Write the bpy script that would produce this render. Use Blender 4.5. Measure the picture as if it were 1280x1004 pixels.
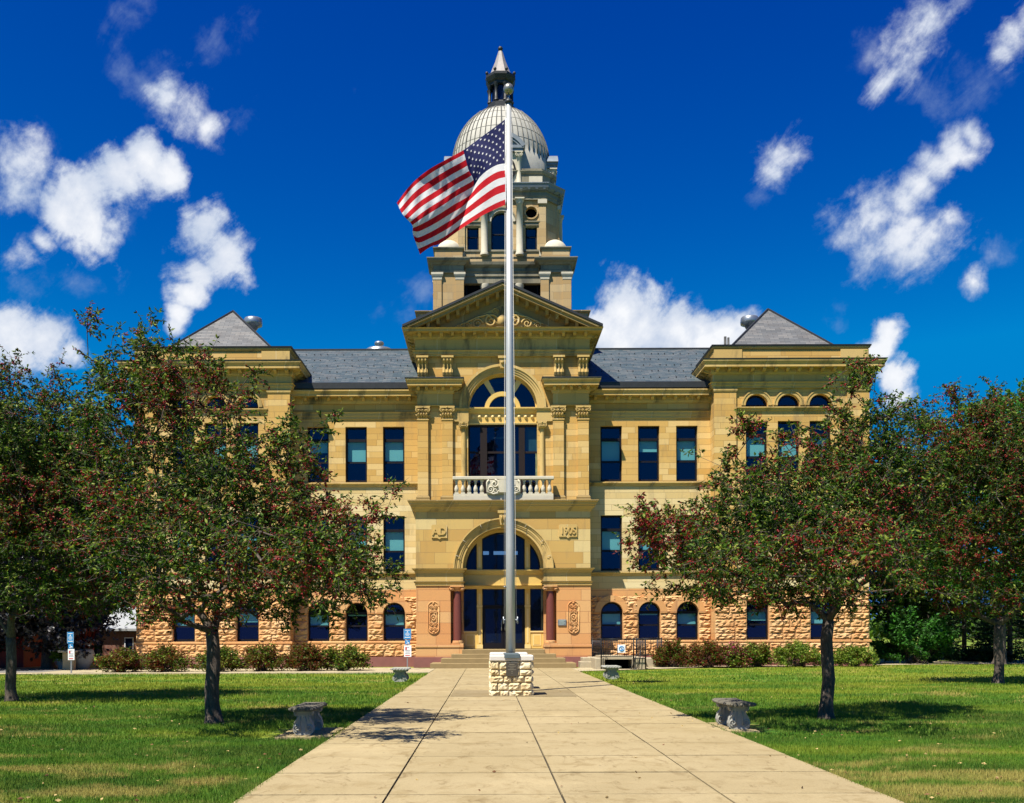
import bpy, math, random
import numpy as np
from mathutils import Vector, Matrix, Euler
R = math.radians; PI = math.pi
for o in list(bpy.data.objects): bpy.data.objects.remove(o)
scn = bpy.context.scene; COL = scn.collection

# ------------------------------------------------------------------ camera
EYE = 1.6; FOC = 1240.0; VX = 609.5; VY = 793.0; ROLL = R(0.2)
cd = bpy.data.cameras.new('camera'); cam = bpy.data.objects.new('camera', cd); COL.objects.link(cam)
cd.sensor_width = 36; cd.lens = 36*FOC/1280; cd.shift_x = (640-VX)/1280; cd.shift_y = (VY-502)/1280
cd.clip_start = 0.1; cd.clip_end = 3000
cam.matrix_world = Matrix.Translation((0, 0, EYE)) @ Matrix.Rotation(R(90), 4, 'X') @ Matrix.Rotation(-ROLL, 4, 'Z')
scn.camera = cam
# ------------------------------------------------------------------ world, sun, exposure
AZ = R(40); EL = R(60)
SUND = Vector((math.sin(AZ)*math.cos(EL), math.cos(AZ)*math.cos(EL), -math.sin(EL)))
sl = bpy.data.lights.new('sun', 'SUN'); sl.energy = 5.0; sl.angle = R(0.5); sl.color = (1.0, 0.93, 0.80)
sun = bpy.data.objects.new('sun', sl); COL.objects.link(sun); sun.rotation_euler = SUND.to_track_quat('-Z', 'Y').to_euler()
sun.location = (-20, -30, 40)
scn.view_settings.view_transform = 'Standard'; scn.view_settings.look = 'None'
scn.view_settings.exposure = 0.95; scn.view_settings.gamma = 1.0
W = bpy.data.worlds.new('World'); scn.world = W; W.use_nodes = True
wt = W.node_tree; wn = wt.nodes; wl = wt.links
for n in list(wn): wn.remove(n)
def NW(t, **k):
    n = wn.new(t)
    for a, b in k.items(): setattr(n, a, b)
    return n
wo = NW('ShaderNodeOutputWorld'); bg = NW('ShaderNodeBackground'); bg.inputs[1].default_value = 0.1
sky = NW('ShaderNodeTexSky', sky_type='NISHITA', sun_disc=False)
sky.sun_elevation = EL; sky.sun_rotation = PI + AZ; sky.air_density = 1.0; sky.dust_density = 0.2; sky.ozone_density = 6.0; sky.altitude = 1500
tc = NW('ShaderNodeTexCoord')
def wmath(op, a, b=None, c=None):
    n = NW('ShaderNodeMath', operation=op)
    for i, s in enumerate((a, b, c)):
        if s is None: continue
        if isinstance(s, (int, float)): n.inputs[i].default_value = s
        else: wl.new(s, n.inputs[i])
    return n.outputs[0]
# deepen the clear sky (polarised look): each channel on its own response curve
sx = NW('ShaderNodeSeparateColor'); wl.new(sky.outputs[0], sx.inputs[0]); cx_ = NW('ShaderNodeCombineColor')
for i, (k, p, top) in enumerate(((3.0, 4.0, .6), (26.0, 2.2, 1.2), (6.8, 1.0, 3.2))):
    wl.new(wmath('MINIMUM', wmath('MULTIPLY', wmath('POWER', wmath('MULTIPLY', sx.outputs[i], .1), p), k), top), cx_.inputs[i])
def wnoise(scale, detail, rough, off):
    m = NW('ShaderNodeVectorMath', operation='ADD'); wl.new(tc.outputs['Generated'], m.inputs[0]); m.inputs[1].default_value = (off, off*.7, -off)
    n = NW('ShaderNodeTexNoise'); wl.new(m.outputs[0], n.inputs['Vector']); n.inputs['Scale'].default_value = scale
    n.inputs['Detail'].default_value = detail; n.inputs['Roughness'].default_value = rough
    return n
wz = wnoise(8, 2, .5, 3.1)
wsub = NW('ShaderNodeVectorMath', operation='SUBTRACT'); wl.new(wz.outputs['Color'], wsub.inputs[0]); wsub.inputs[1].default_value = (.60, .5, .47)
wsc = NW('ShaderNodeVectorMath', operation='SCALE'); wl.new(wsub.outputs[0], wsc.inputs[0]); wsc.inputs['Scale'].default_value = 0.05
wadd = NW('ShaderNodeVectorMath', operation='ADD'); wl.new(tc.outputs['Generated'], wadd.inputs[0]); wl.new(wsc.outputs[0], wadd.inputs[1])
WV = wadd.outputs[0]
def skydir(px, py):
    v = Vector(((px-VX)+(VY-py)*ROLL, FOC, (VY-py)-(px-VX)*ROLL)); return v.normalized(), v.length
# clouds: each puff is a direction on the sky and an angular size
CUMULUS = [(770,385,34),(742,402,26),(800,398,36),(840,412,34),(875,412,32),(908,400,28),(936,388,20),(765,430,44),(825,435,44),(885,432,40),(930,420,30)]
THICK = [(245,285,32),(270,318,34),(292,335,20),(246,345,24),(238,375,20),(232,400,16),(225,415,12),
 (172,197,25),(200,214,24),(140,215,32),(95,245,38),(70,262,28),(112,282,32),(95,308,20),
 (10,432,40),(55,428,32),(0,400,24),(80,440,22),(1108,418,16),(1096,440,18),(1118,468,20),(1120,500,18)]
MEDIUM = [(205,122,18),(238,136,28),(255,152,22),(5,205,30),(2,240,24),(10,312,22),(35,302,14),
 (1165,38,34),(1135,72,34),(1190,20,26),(1108,98,20),(1258,50,26),(1250,72,16),(1278,30,22),(1150,55,34),
 (985,188,24),(970,208,20),(996,172,12),(1200,185,24),(1172,203,24),(1150,226,20),(1228,163,16),(1134,246,18),
 (1090,268,34),(1058,282,28),(1122,290,40),(1162,295,36),(1082,312,28),(1130,310,34),(1042,266,16),(1183,275,20),(1203,352,13)]
THIN = [(150,22,24),(138,48,24),(152,76,22),(165,0,20),(258,55,26),(290,30,18),(312,140,24),(300,150,20),(487,394,26),(525,362,20),(470,400,16),
 (110,240,60),(180,100,30),(1225,100,40),(1165,110,36),(1045,370,14),(1040,400,12),(1080,60,20),(950,240,14),(1230,320,22),(20,350,26),(90,350,20),(1180,130,30),(440,115,8)]
def field(blobs):
    out = None
    for (px, py, r) in blobs:
        d, L = skydir(px, py)
        n = NW('ShaderNodeVectorMath', operation='DISTANCE'); wl.new(WV, n.inputs[0]); n.inputs[1].default_value = d
        e = wmath('MULTIPLY_ADD', n.outputs['Value'], -L/(r*1.48), 1.0)
        out = e if out is None else wmath('SMOOTH_MAX', out, e, .12)
    return out
fb = wnoise(17, 14, .60, 0.0); fb2 = wnoise(44, 10, .62, 5.0)
sp_ = NW('ShaderNodeSeparateXYZ'); wl.new(WV, sp_.inputs[0]); cb__ = NW('ShaderNodeCombineXYZ')
wl.new(wmath('MULTIPLY', wmath('ADD', sp_.outputs[0], sp_.outputs[2]), .38), cb__.inputs[0]); wl.new(wmath('SUBTRACT', sp_.outputs[0], sp_.outputs[2]), cb__.inputs[1]); wl.new(sp_.outputs[1], cb__.inputs[2])
fb4 = NW('ShaderNodeTexNoise'); wl.new(cb__.outputs[0], fb4.inputs['Vector']); fb4.inputs['Scale'].default_value = 26; fb4.inputs['Detail'].default_value = 12; fb4.inputs['Roughness'].default_value = .68; fb4.inputs['Distortion'].default_value = .5
fbm0 = wmath('MULTIPLY', wmath('SUBTRACT', fb4.outputs[0], .5), .55)
fbm = wmath('ADD', fbm0, wmath('ADD', wmath('MULTIPLY', wmath('SUBTRACT', fb.outputs[0], .5), .9), wmath('MULTIPLY', wmath('SUBTRACT', fb2.outputs[0], .5), .55)))
def dens(f, amp, lo, hi, k):
    v = wmath('ADD', f, wmath('MULTIPLY', fbm, amp))
    m = NW('ShaderNodeMapRange', interpolation_type='SMOOTHSTEP'); wl.new(v, m.inputs[0]); m.inputs[1].default_value = lo; m.inputs[2].default_value = hi
    m.inputs[3].default_value = 0; m.inputs[4].default_value = k
    return m.outputs[0], v
dA, vA = dens(field(THICK), 2.0, .05, .72, .98)
dB, vB = dens(field(MEDIUM), 2.4, .0, 1.05, .95)
dC, vC = dens(field(THIN), 3.2, .2, 2.2, .55)
dE, vE = dens(field(CUMULUS), 1.5, .0, .5, 1.0)
dd = wmath('MAXIMUM', dE, wmath('MAXIMUM', wmath('MAXIMUM', dA, dB), dC))
fb3 = wnoise(11, 4, .5, 8.0)
cr = NW('ShaderNodeValToRGB'); wl.new(wmath('ADD', wmath('MULTIPLY', wmath('MAXIMUM', wmath('MULTIPLY', vE, 1.5), wmath('MAXIMUM', vA, vB)), .20), wmath('ADD', wmath('MULTIPLY', fb3.outputs[0], .60), wmath('MULTIPLY', fb.outputs[0], .15))), cr.inputs[0])
cr.color_ramp.elements[0].position = .36; cr.color_ramp.elements[0].color = (2.0, 2.6, 3.7, 1)
cr.color_ramp.elements[1].position = .66; cr.color_ramp.elements[1].color = (4.9, 5.0, 5.2, 1)
mx = NW('ShaderNodeMix', data_type='RGBA'); wl.new(dd, mx.inputs[0]); wl.new(cx_.outputs[0], mx.inputs[6]); wl.new(cr.outputs[0], mx.inputs[7])
wl.new(mx.outputs[2], bg.inputs[0]); wl.new(bg.outputs[0], wo.inputs[0])

# ------------------------------------------------------------------ helpers
def P(px, py, Y):                      # a point of the photograph at distance Y, as world X, Z
    u = px-VX; v = VY-py
    return ((u+v*ROLL)*Y/FOC, EYE+(v-u*ROLL)*Y/FOC)
def ZC(py, Y): return EYE+(VY-py+0.07)*Y/FOC
def tag(o, label=None, cat=None, group=None, kind=None):
    if label: o['label'] = label
    if cat: o['category'] = cat
    if group: o['group'] = group
    if kind: o['kind'] = kind
    return o
def empty(name, loc, rz=0):
    o = bpy.data.objects.new(name, None); COL.objects.link(o); o.location = loc; o.rotation_euler = (0, 0, rz); o.empty_display_size = .2
    return o
class MB:
    def __init__(s): s.v = []; s.f = []; s.m = []; s.sm = []
    def add(s, vs, fs, mi=0, smooth=False):
        n = len(s.v); s.v += [tuple(v) for v in vs]
        for f in fs: s.f.append([n+i for i in f]); s.m.append(mi); s.sm.append(smooth)
    def quad(s, a, b, c, d, mi=0): s.add([a, b, c, d], [(0, 1, 2, 3)], mi)
    def box(s, x0, x1, y0, y1, z0, z1, mi=0):
        s.add([(x0,y0,z0),(x1,y0,z0),(x1,y1,z0),(x0,y1,z0),(x0,y0,z1),(x1,y0,z1),(x1,y1,z1),(x0,y1,z1)],
              [(0,3,2,1),(4,5,6,7),(0,1,5,4),(1,2,6,5),(2,3,7,6),(3,0,4,7)], mi)
    def bbox(s, x0, x1, y0, y1, z0, z1, b=.02, mi=0):   # box with chamfered edges
        vs = []; 
        for z, i in ((z0, b), (z0+b, 0), (z1-b, 0), (z1, b)):
            c = b
            vs += [(x0+i+c*(i==0),y0+i,z),(x1-i-c*(i==0),y0+i,z),(x1-i,y0+i+c*(i==0),z),(x1-i,y1-i-c*(i==0),z),
                   (x1-i-c*(i==0),y1-i,z),(x0+i+c*(i==0),y1-i,z),(x0+i,y1-i-c*(i==0),z),(x0+i,y0+i+c*(i==0),z)]
        fs = [tuple(reversed(range(8))), tuple(range(24, 32))]
        for k in range(3):
            for j in range(8):
                a = k*8+j; q = k*8+(j+1) % 8; fs.append((a, q, q+8, a+8))
        s.add(vs, fs, mi)
    def prism(s, pts, y0, y1, mi=0):       # polygon in x,z (counter-clockwise seen from -Y) pushed from y0 to y1
        n = len(pts); vs = [(x, y0, z) for x, z in pts]+[(x, y1, z) for x, z in pts]
        fs = [tuple(range(n)), tuple(reversed(range(n, 2*n)))]
        for i in range(n): j = (i+1) % n; fs.append((j, i, i+n, j+n))
        s.add(vs, fs, mi)
    def lathe(s, prof, cx, cy, seg=20, mi=0, smooth=True, a0=0, a1=2*PI, sq=None):
        full = abs(a1-a0-2*PI) < 1e-6; ns = seg if full else seg+1; vs = []
        for r, z in prof:
            for k in range(ns):
                a = a0+(a1-a0)*k/seg; vs.append((cx+r*math.cos(a), cy+r*math.sin(a), z))
        fs = []
        for i in range(len(prof)-1):
            for k in range(seg):
                j = (k+1) % ns
                fs.append((i*ns+k, i*ns+j, (i+1)*ns+j, (i+1)*ns+k))
        s.add(vs, fs, mi, smooth)
        for idx, rv in ((0, True), (len(prof)-1, False)):
            if prof[idx][0] > 1e-4 and full:
                ring = [idx*ns+k for k in range(ns)]; s.add([vs[i] for i in ring], [tuple(reversed(range(ns))) if rv else tuple(range(ns))], mi)
    def tube(s, pts, rad, seg=6, mi=0, caps=True, smooth=True):
        pts = [Vector(p) for p in pts]; n = len(pts)
        if isinstance(rad, (int, float)): rad = [rad]*n
        vs = []; prev = None
        for i, p in enumerate(pts):
            t = (pts[min(i+1, n-1)]-pts[max(i-1, 0)])
            if t.length < 1e-9: t = Vector((0, 0, 1))
            t.normalize()
            if prev is None: a = t.orthogonal().normalized()
            else:
                a = prev-t*prev.dot(t)
                a = a.normalized() if a.length > 1e-6 else t.orthogonal().normalized()
            prev = a; b = t.cross(a)
            for k in range(seg):
                g = 2*PI*k/seg; vs.append(p+(a*math.cos(g)+b*math.sin(g))*rad[i])
        fs = []
        for i in range(n-1):
            for k in range(seg):
                j = (k+1) % seg; fs.append((i*seg+k, i*seg+j, (i+1)*seg+j, (i+1)*seg+k))
        if caps: fs += [tuple(reversed(range(seg))), tuple(range((n-1)*seg, n*seg))]
        s.add(vs, fs, mi, smooth)
    def sphere(s, c, r, mi=0, seg=12, rings=7, sz=1.0, zmin=-1):
        prof = []
        for i in range(rings+1):
            a = -PI/2+PI*i/rings
            if math.sin(a) < zmin: continue
            prof.append((max(r*math.cos(a), 0.0002), c[2]+r*sz*math.sin(a)))
        s.lathe(prof, c[0], c[1], seg, mi)
    def molding(s, path, prof, mi=0, closed=False, caps=True):
        # profile (out, z) swept along an x,y path; out is to the right of the direction of travel
        n = len(path); nr = []
        for i in range(n-1 if not closed else n):
            a = Vector(path[i]); b = Vector(path[(i+1) % n]); d = (b-a).normalized(); nr.append(Vector((d.y, -d.x)))
        vs = []; m = len(prof)
        for i in range(n):
            if closed: n0, n1 = nr[i-1], nr[i]
            else: n0, n1 = nr[max(i-1, 0)], nr[min(i, n-2)]
            mv = (n0+n1); mv = mv/ (1+n0.dot(n1)) if 1+n0.dot(n1) > .05 else n1
            for o, z in prof: vs.append((path[i][0]+mv.x*o, path[i][1]+mv.y*o, z))
        fs = []
        for i in range(n if closed else n-1):
            j = (i+1) % n
            for k in range(m-1): fs.append((i*m+k, j*m+k, j*m+k+1, i*m+k+1))
        if not closed and caps: fs += [tuple(reversed(range(m))), tuple(range((n-1)*m, n*m))]
        s.add(vs, fs, mi)
    def modillions(s, path, out0, out1, z0, z1, w, step, mi=0):
        for i in range(len(path)-1):
            a = Vector(path[i]); b = Vector(path[i+1]); L = (b-a).length; d = (b-a)/L; nn = Vector((d.y, -d.x))
            k = max(1, int(round(L/step)))
            for j in range(k+1):
                t = j/k*(L-w)+w/2 if k else L/2
                c = a+d*t
                vs = []
                for z, o1 in ((z0, out0+(out1-out0)*.45), (z0+(z1-z0)*.5, out1), (z1, out1)):
                    for (sd, o) in ((-w/2, out0), (w/2, out0), (w/2, o1), (-w/2, o1)):
                        q = c+d*sd+nn*o; vs.append((q.x, q.y, z))
                fs = [(0,1,2,3),(8,11,10,9)]
                for r_ in range(2):
                    for e in range(4):
                        f_ = (e+1) % 4; fs.append((r_*4+e, r_*4+4+e, r_*4+4+f_, r_*4+f_))
                s.add(vs, fs, mi)
    def wall(s, x0, x1, z0, z1, y, holes, depth=.3, mi=0, mr=None):
        # wall facing -Y with openings (xl, xr, zb, zt, arched); real reveals
        mr = mi if mr is None else mr
        xs = sorted({x0, x1} | {h[0] for h in holes} | {h[1] for h in holes}); zs = sorted({z0, z1} | {h[2] for h in holes} | {h[3] for h in holes})
        for i in range(len(xs)-1):
            for j in range(len(zs)-1):
                cx = (xs[i]+xs[i+1])/2; cz = (zs[j]+zs[j+1])/2
                if any(h[0] < cx < h[1] and h[2] < cz < h[3] for h in holes): continue
                s.quad((xs[i],y,zs[j]),(xs[i+1],y,zs[j]),(xs[i+1],y,zs[j+1]),(xs[i],y,zs[j+1]), mi)
        for h in holes:
            xl, xr, zb, zt = h[:4]; arched = len(h) > 4 and h[4]
            if arched:
                r = (xr-xl)/2; cx = (xl+xr)/2; zs_ = zt-r; N = 20
                arc = [(cx+r*math.cos(PI-PI*k/N), zs_+r*math.sin(PI-PI*k/N)) for k in range(N+1)]
                for k in range(N):
                    a, b = arc[k], arc[k+1]; c = (xl, zt) if k < N/2 else (xr, zt)
                    s.add([(a[0],y,a[1]),(b[0],y,b[1]),(c[0],y,c[1])], [(0,1,2)], mi)
                    s.quad((a[0],y,a[1]),(a[0],y+depth,a[1]),(b[0],y+depth,b[1]),(b[0],y,b[1]), mr)
                zt2 = zs_
            else:
                zt2 = zt; s.quad((xl,y,zt),(xl,y+depth,zt),(xr,y+depth,zt),(xr,y,zt), mr)
            s.quad((xl,y,zb),(xr,y,zb),(xr,y+depth,zb),(xl,y+depth,zb), mr)
            if zt2 > zb:
                s.quad((xl,y,zb),(xl,y+depth,zb),(xl,y+depth,zt2),(xl,y,zt2), mr)
                s.quad((xr,y,zb),(xr,y,zt2),(xr,y+depth,zt2),(xr,y+depth,zb), mr)
    def archring(s, cx, zc, r0, r1, y0, y1, mi=0, a0=0, a1=PI, N=28):
        # stone arch band between radii, front at y0
        for k in range(N):
            A = a0+(a1-a0)*k/N; B = a0+(a1-a0)*(k+1)/N
            p = [(cx+r*math.cos(t), zc+r*math.sin(t)) for r, t in ((r0,A),(r1,A),(r1,B),(r0,B))]
            q = [(x, y0, z) for x, z in p]+[(x, y1, z) for x, z in p]
            s.add(q, [(0,1,2,3),(1,5,6,2),(0,3,7,4)]+([(0,4,5,1)] if k == 0 else [])+([(3,2,6,7)] if k == N-1 else []), mi)
    def halves(s, xc):
        out = (MB(), MB())
        for f, m, sm in zip(s.f, s.m, s.sm):
            o = out[0 if sum(s.v[i][0] for i in f)/len(f) < xc else 1]; o.add([s.v[i] for i in f], [tuple(range(len(f)))], m, sm)
        return out
    def build(s, name, mats, parent=None, loc=None, wpos=True):
        me = bpy.data.meshes.new(name); me.from_pydata(s.v, [], s.f)
        if not isinstance(mats, (list, tuple)): mats = [mats]
        for m in mats: me.materials.append(m)
        me.polygons.foreach_set('material_index', s.m); me.polygons.foreach_set('use_smooth', s.sm); me.update()
        o = bpy.data.objects.new(name, me); COL.objects.link(o)
        if parent is not None:
            o.parent = parent
            if loc is None and wpos:
                q = parent; t = Vector((0, 0, 0))
                while q is not None: t += q.location; q = q.parent
                o.location = -t
        if loc is not None: o.location = loc
        return o
def kids(o): return [c for c in list(bpy.data.objects) if c.parent is o]
def clone(o, parent=None):
    c = o.copy(); COL.objects.link(c); c.parent = parent
    for k in list(o.children): clone(k, c)
    return c
def textmesh(body, size, depth, cx, y, zc, rx=R(90), font_w=1.0):
    cu = bpy.data.curves.new('lettering', 'FONT'); cu.body = body; cu.size = size; cu.extrude = depth; cu.align_x = 'CENTER'; cu.align_y = 'CENTER'; cu.offset = size*.015
    to = bpy.data.objects.new('lettering', cu); COL.objects.link(to)
    bpy.context.view_layer.update()
    me = bpy.data.meshes.new_from_object(to.evaluated_get(bpy.context.evaluated_depsgraph_get()))
    bpy.data.objects.remove(to)
    me.transform(Matrix.Translation((cx, y, zc)) @ Matrix.Rotation(rx, 4, 'X') @ Matrix.Diagonal((font_w, 1, 1, 1)))
    return me
def text_into(mb, body, size, depth, cx, y, zc, mi=0, font_w=1.0):
    me = textmesh(body, size, depth, cx, y, zc, font_w=font_w)
    mb.add([v.co.copy() for v in me.vertices], [tuple(p.vertices) for p in me.polygons], mi); bpy.data.meshes.remove(me)

# ------------------------------------------------------------------ materials
class NT:
    def __init__(s, name):
        s.mat = bpy.data.materials.new(name); s.mat.use_nodes = True; s.n = s.mat.node_tree.nodes; s.l = s.mat.node_tree.links
        s.bs = s.n['Principled BSDF']; s.out = s.n['Material Output']
    def new(s, t, **k):
        n = s.n.new(t)
        for a, b in k.items(): setattr(n, a, b)
        return n
    def put(s, sock, v):
        if isinstance(v, bpy.types.NodeSocket): s.l.new(v, sock)
        elif isinstance(v, (tuple, list)) and len(v) == 3 and sock.type == 'RGBA': sock.default_value = (*v, 1)
        else: sock.default_value = v
    def math(s, op, a, b=0, c=None):
        n = s.new('ShaderNodeMath', operation=op); s.put(n.inputs[0], a); s.put(n.inputs[1], b)
        if c is not None: s.put(n.inputs[2], c)
        return n.outputs[0]
    def mix(s, f, a, b, bt='MIX'):
        n = s.new('ShaderNodeMix', data_type='RGBA', blend_type=bt); s.put(n.inputs[0], f); s.put(n.inputs[6], a); s.put(n.inputs[7], b); return n.outputs[2]
    def pos(s):
        t = s.new('ShaderNodeTexCoord'); return t.outputs['Object']
    def sep(s, v):
        n = s.new('ShaderNodeSeparateXYZ'); s.l.new(v, n.inputs[0]); return n.outputs
    def comb(s, x, y, z=0):
        n = s.new('ShaderNodeCombineXYZ'); s.put(n.inputs[0], x); s.put(n.inputs[1], y); s.put(n.inputs[2], z); return n.outputs[0]
    def noise(s, v, scale, detail=4, rough=.55, dist=0, col=False):
        n = s.new('ShaderNodeTexNoise'); s.l.new(v, n.inputs['Vector']); n.inputs['Scale'].default_value = scale; n.inputs['Detail'].default_value = detail
        n.inputs['Roughness'].default_value = rough; n.inputs['Distortion'].default_value = dist; return n.outputs['Color' if col else 0]
    def ramp(s, f, stops):
        n = s.new('ShaderNodeValToRGB'); s.put(n.inputs[0], f); e = n.color_ramp.elements
        while len(e) < len(stops): e.new(.5)
        for i, (p, c) in enumerate(stops): e[i].position = p; e[i].color = (*c, 1) if len(c) == 3 else c
        return n.outputs[0]
    def smooth(s, f, lo, hi, a=0, b=1):
        m = s.new('ShaderNodeMapRange', interpolation_type='SMOOTHSTEP'); s.put(m.inputs[0], f); m.inputs[1].default_value = lo; m.inputs[2].default_value = hi
        m.inputs[3].default_value = a; m.inputs[4].default_value = b; return m.outputs[0]
    def bump(s, h, strength=.4, dist=.01):
        b = s.new('ShaderNodeBump'); b.inputs['Strength'].default_value = strength; b.inputs['Distance'].default_value = dist; s.put(b.inputs['Height'], h)
        s.l.new(b.outputs[0], s.bs.inputs['Normal']); return b
    def fin(s, col=None, rough=.8, metal=0, spec=.3):
        if col is not None: s.put(s.bs.inputs['Base Color'], col)
        s.put(s.bs.inputs['Roughness'], rough); s.bs.inputs['Metallic'].default_value = metal; s.bs.inputs['Specular IOR Level'].default_value = spec
        return s.mat
def plain(name, col, rough=.6, metal=0, spec=.4, var=.12, scale=6, bump=0):
    t = NT(name); p = t.pos(); n = t.noise(p, scale, 5, .6)
    c = t.mix(n, tuple(x*(1-var) for x in col), tuple(min(1, x*(1+var)) for x in col))
    if bump: t.bump(t.noise(p, scale*8, 3), bump, .01)
    return t.fin(c, rough, metal, spec)
def ashlar(name, stops, mortar, bw, rh, msize=.007, streak=.25, weather=(.16,.14,.10), bump=.5, wamt=.35):
    t = NT(name); x, y, z = t.sep(t.pos()); u = t.math('ADD', x, y)
    v = t.comb(u, z)
    # slightly wandering course lengths
    row = t.math('FLOOR', t.math('DIVIDE', z, rh)); wn_ = t.new('ShaderNodeTexWhiteNoise', noise_dimensions='1D'); t.l.new(row, wn_.inputs['W'])
    v2 = t.comb(t.math('ADD', u, t.math('MULTIPLY', wn_.outputs['Value'], bw*2)), z)
    b = t.new('ShaderNodeTexBrick'); t.l.new(v2, b.inputs['Vector']); b.offset = .5; b.offset_frequency = 2; b.squash = 1.45; b.squash_frequency = 3
    b.inputs['Scale'].default_value = 1; b.inputs['Brick Width'].default_value = bw; b.inputs['Row Height'].default_value = rh
    b.inputs['Mortar Size'].default_value = msize; b.inputs['Mortar Smooth'].default_value = .15
    b.inputs['Color1'].default_value = (0,0,0,1); b.inputs['Color2'].default_value = (1,1,1,1); b.inputs['Mortar'].default_value = (.5,.5,.5,1)
    base = t.ramp(b.outputs['Color'], stops)
    st = t.noise(t.comb(t.math('MULTIPLY', u, .8), t.math('MULTIPLY', z, 9.0), y), 1.6, 5, .6)   # bedding streaks in the stone
    base = t.mix(t.math('MULTIPLY', st, streak), base, tuple(c*.62 for c in stops[-1][1]))
    gr = t.noise(t.pos(), 38, 3, .7); base = t.mix(t.smooth(gr, .35, .8, 0, .18), base, tuple(c*.5 for c in stops[0][1]))
    wt_ = t.noise(t.comb(t.math('MULTIPLY', u, 1.5), t.math('MULTIPLY', z, .35), y), 1.0, 6, .65)
    base = t.mix(t.smooth(wt_, .50, .74, 0, wamt*1.25), base, weather)
    rs_ = t.noise(t.comb(t.math('MULTIPLY', u, 5), t.math('MULTIPLY', z, .25), y), 1.0, 4, .6); base = t.mix(t.smooth(rs_, .6, .8, 0, wamt*.6), base, weather)
    if rh > 10:      # grime lying on the ledges of mouldings
        gn = t.new('ShaderNodeNewGeometry'); nz_ = t.sep(gn.outputs['Normal'])[2]; base = t.mix(t.smooth(nz_, .25, .7, 0, .8), base, (.06,.05,.035))
    c = t.mix(t.math('MULTIPLY', b.outputs['Fac'], .8), base, mortar)
    hgt = t.math('ADD', t.math('MULTIPLY', b.outputs['Fac'], -1.0), t.math('MULTIPLY', gr, .25))
    t.bump(hgt, bump, .012)
    return t.fin(c, .85, 0, .2)
M = {}
M['stone'] = ashlar('tan sandstone ashlar', [(0,(.50,.29,.075)),(.35,(.55,.335,.095)),(.65,(.59,.38,.125)),(1,(.66,.47,.20))], (.22,.13,.05), 1.05, .30)
M['stone_big'] = ashlar('large tan sandstone blocks', [(0,(.47,.28,.08)),(.4,(.53,.35,.11)),(.7,(.56,.40,.15)),(1,(.62,.49,.24))], (.24,.15,.07), 1.25, .56)
M['stone_pale'] = ashlar('pale cream sandstone ashlar', [(0,(.56,.41,.17)),(.4,(.61,.46,.21)),(.7,(.64,.50,.25)),(1,(.70,.59,.34))], (.30,.22,.11), 1.25, .30)
M['trim'] = ashlar('carved tan stone', [(0,(.50,.33,.11)),(.5,(.54,.37,.13)),(1,(.58,.41,.16))], (.62,.52,.34), 1.35, 40, .010, .35, (.10,.085,.05), .25, .75)
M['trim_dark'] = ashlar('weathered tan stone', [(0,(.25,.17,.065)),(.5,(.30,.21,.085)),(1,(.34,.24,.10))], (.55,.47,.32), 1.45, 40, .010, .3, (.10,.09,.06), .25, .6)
M['towerstone'] = ashlar('pale grey tan tower stone', [(0,(.38,.25,.11)),(.5,(.44,.31,.15)),(1,(.50,.38,.21))], (.26,.20,.13), .95, .42, .008, .2, (.18,.17,.15))
M['towertrim'] = ashlar('grey white tower trim stone', [(0,(.21,.19,.135)),(1,(.29,.265,.19))], (.2,.18,.13), 1.3, 30, .008, .35, (.07,.07,.06), .3, .8)
M['white'] = plain('weathered white stone', (.50,.46,.36), .8, var=.2, scale=4, bump=.2)
M['pink'] = ashlar('smooth pink sandstone', [(0,(.56,.26,.10)),(.5,(.60,.31,.12)),(1,(.62,.38,.17))], (.26,.11,.06), 1.1, .54, .01, .25, (.24,.13,.09))
def rockmat():
    t = NT('rock faced pink sandstone'); p = t.pos(); n = t.noise(p, 1.1, 3); n2 = t.noise(p, 16, 8, .7)
    c = t.ramp(n, [(.3,(.56,.28,.11)),(.5,(.62,.36,.16)),(.7,(.66,.44,.23))]); c = t.mix(t.smooth(n2, .35, .75, 0, .45), c, (.36,.15,.07))
    t.bump(n2, .9, .04); return t.fin(c, .9, 0, .15)
M['rock'] = rockmat()
M['purple'] = plain('dark red foundation stone', (.22,.085,.075), .85, var=.25, scale=3, bump=.3)
M['granite'] = plain('polished dark red granite', (.15,.045,.035), .28, var=.3, scale=40)
M['cream'] = plain('cream yellow painted wood', (.62,.42,.12), .45, var=.05)
M['cream_hi'] = plain('pale cream painted wood', (.70,.52,.22), .45, var=.05)
M['frame'] = plain('black window frame', (.006,.005,.008), .55, var=.2, spec=.2)
M['brownframe'] = plain('dark brown window frame', (.016,.010,.009), .55, var=.2, spec=.2)
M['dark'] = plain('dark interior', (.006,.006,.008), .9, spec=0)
M['blind'] = plain('pale window blind', (.44,.54,.50), .8, var=.04)
M['room'] = plain('dim curtain', (.05,.07,.08), .9, var=.5, scale=2)
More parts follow.
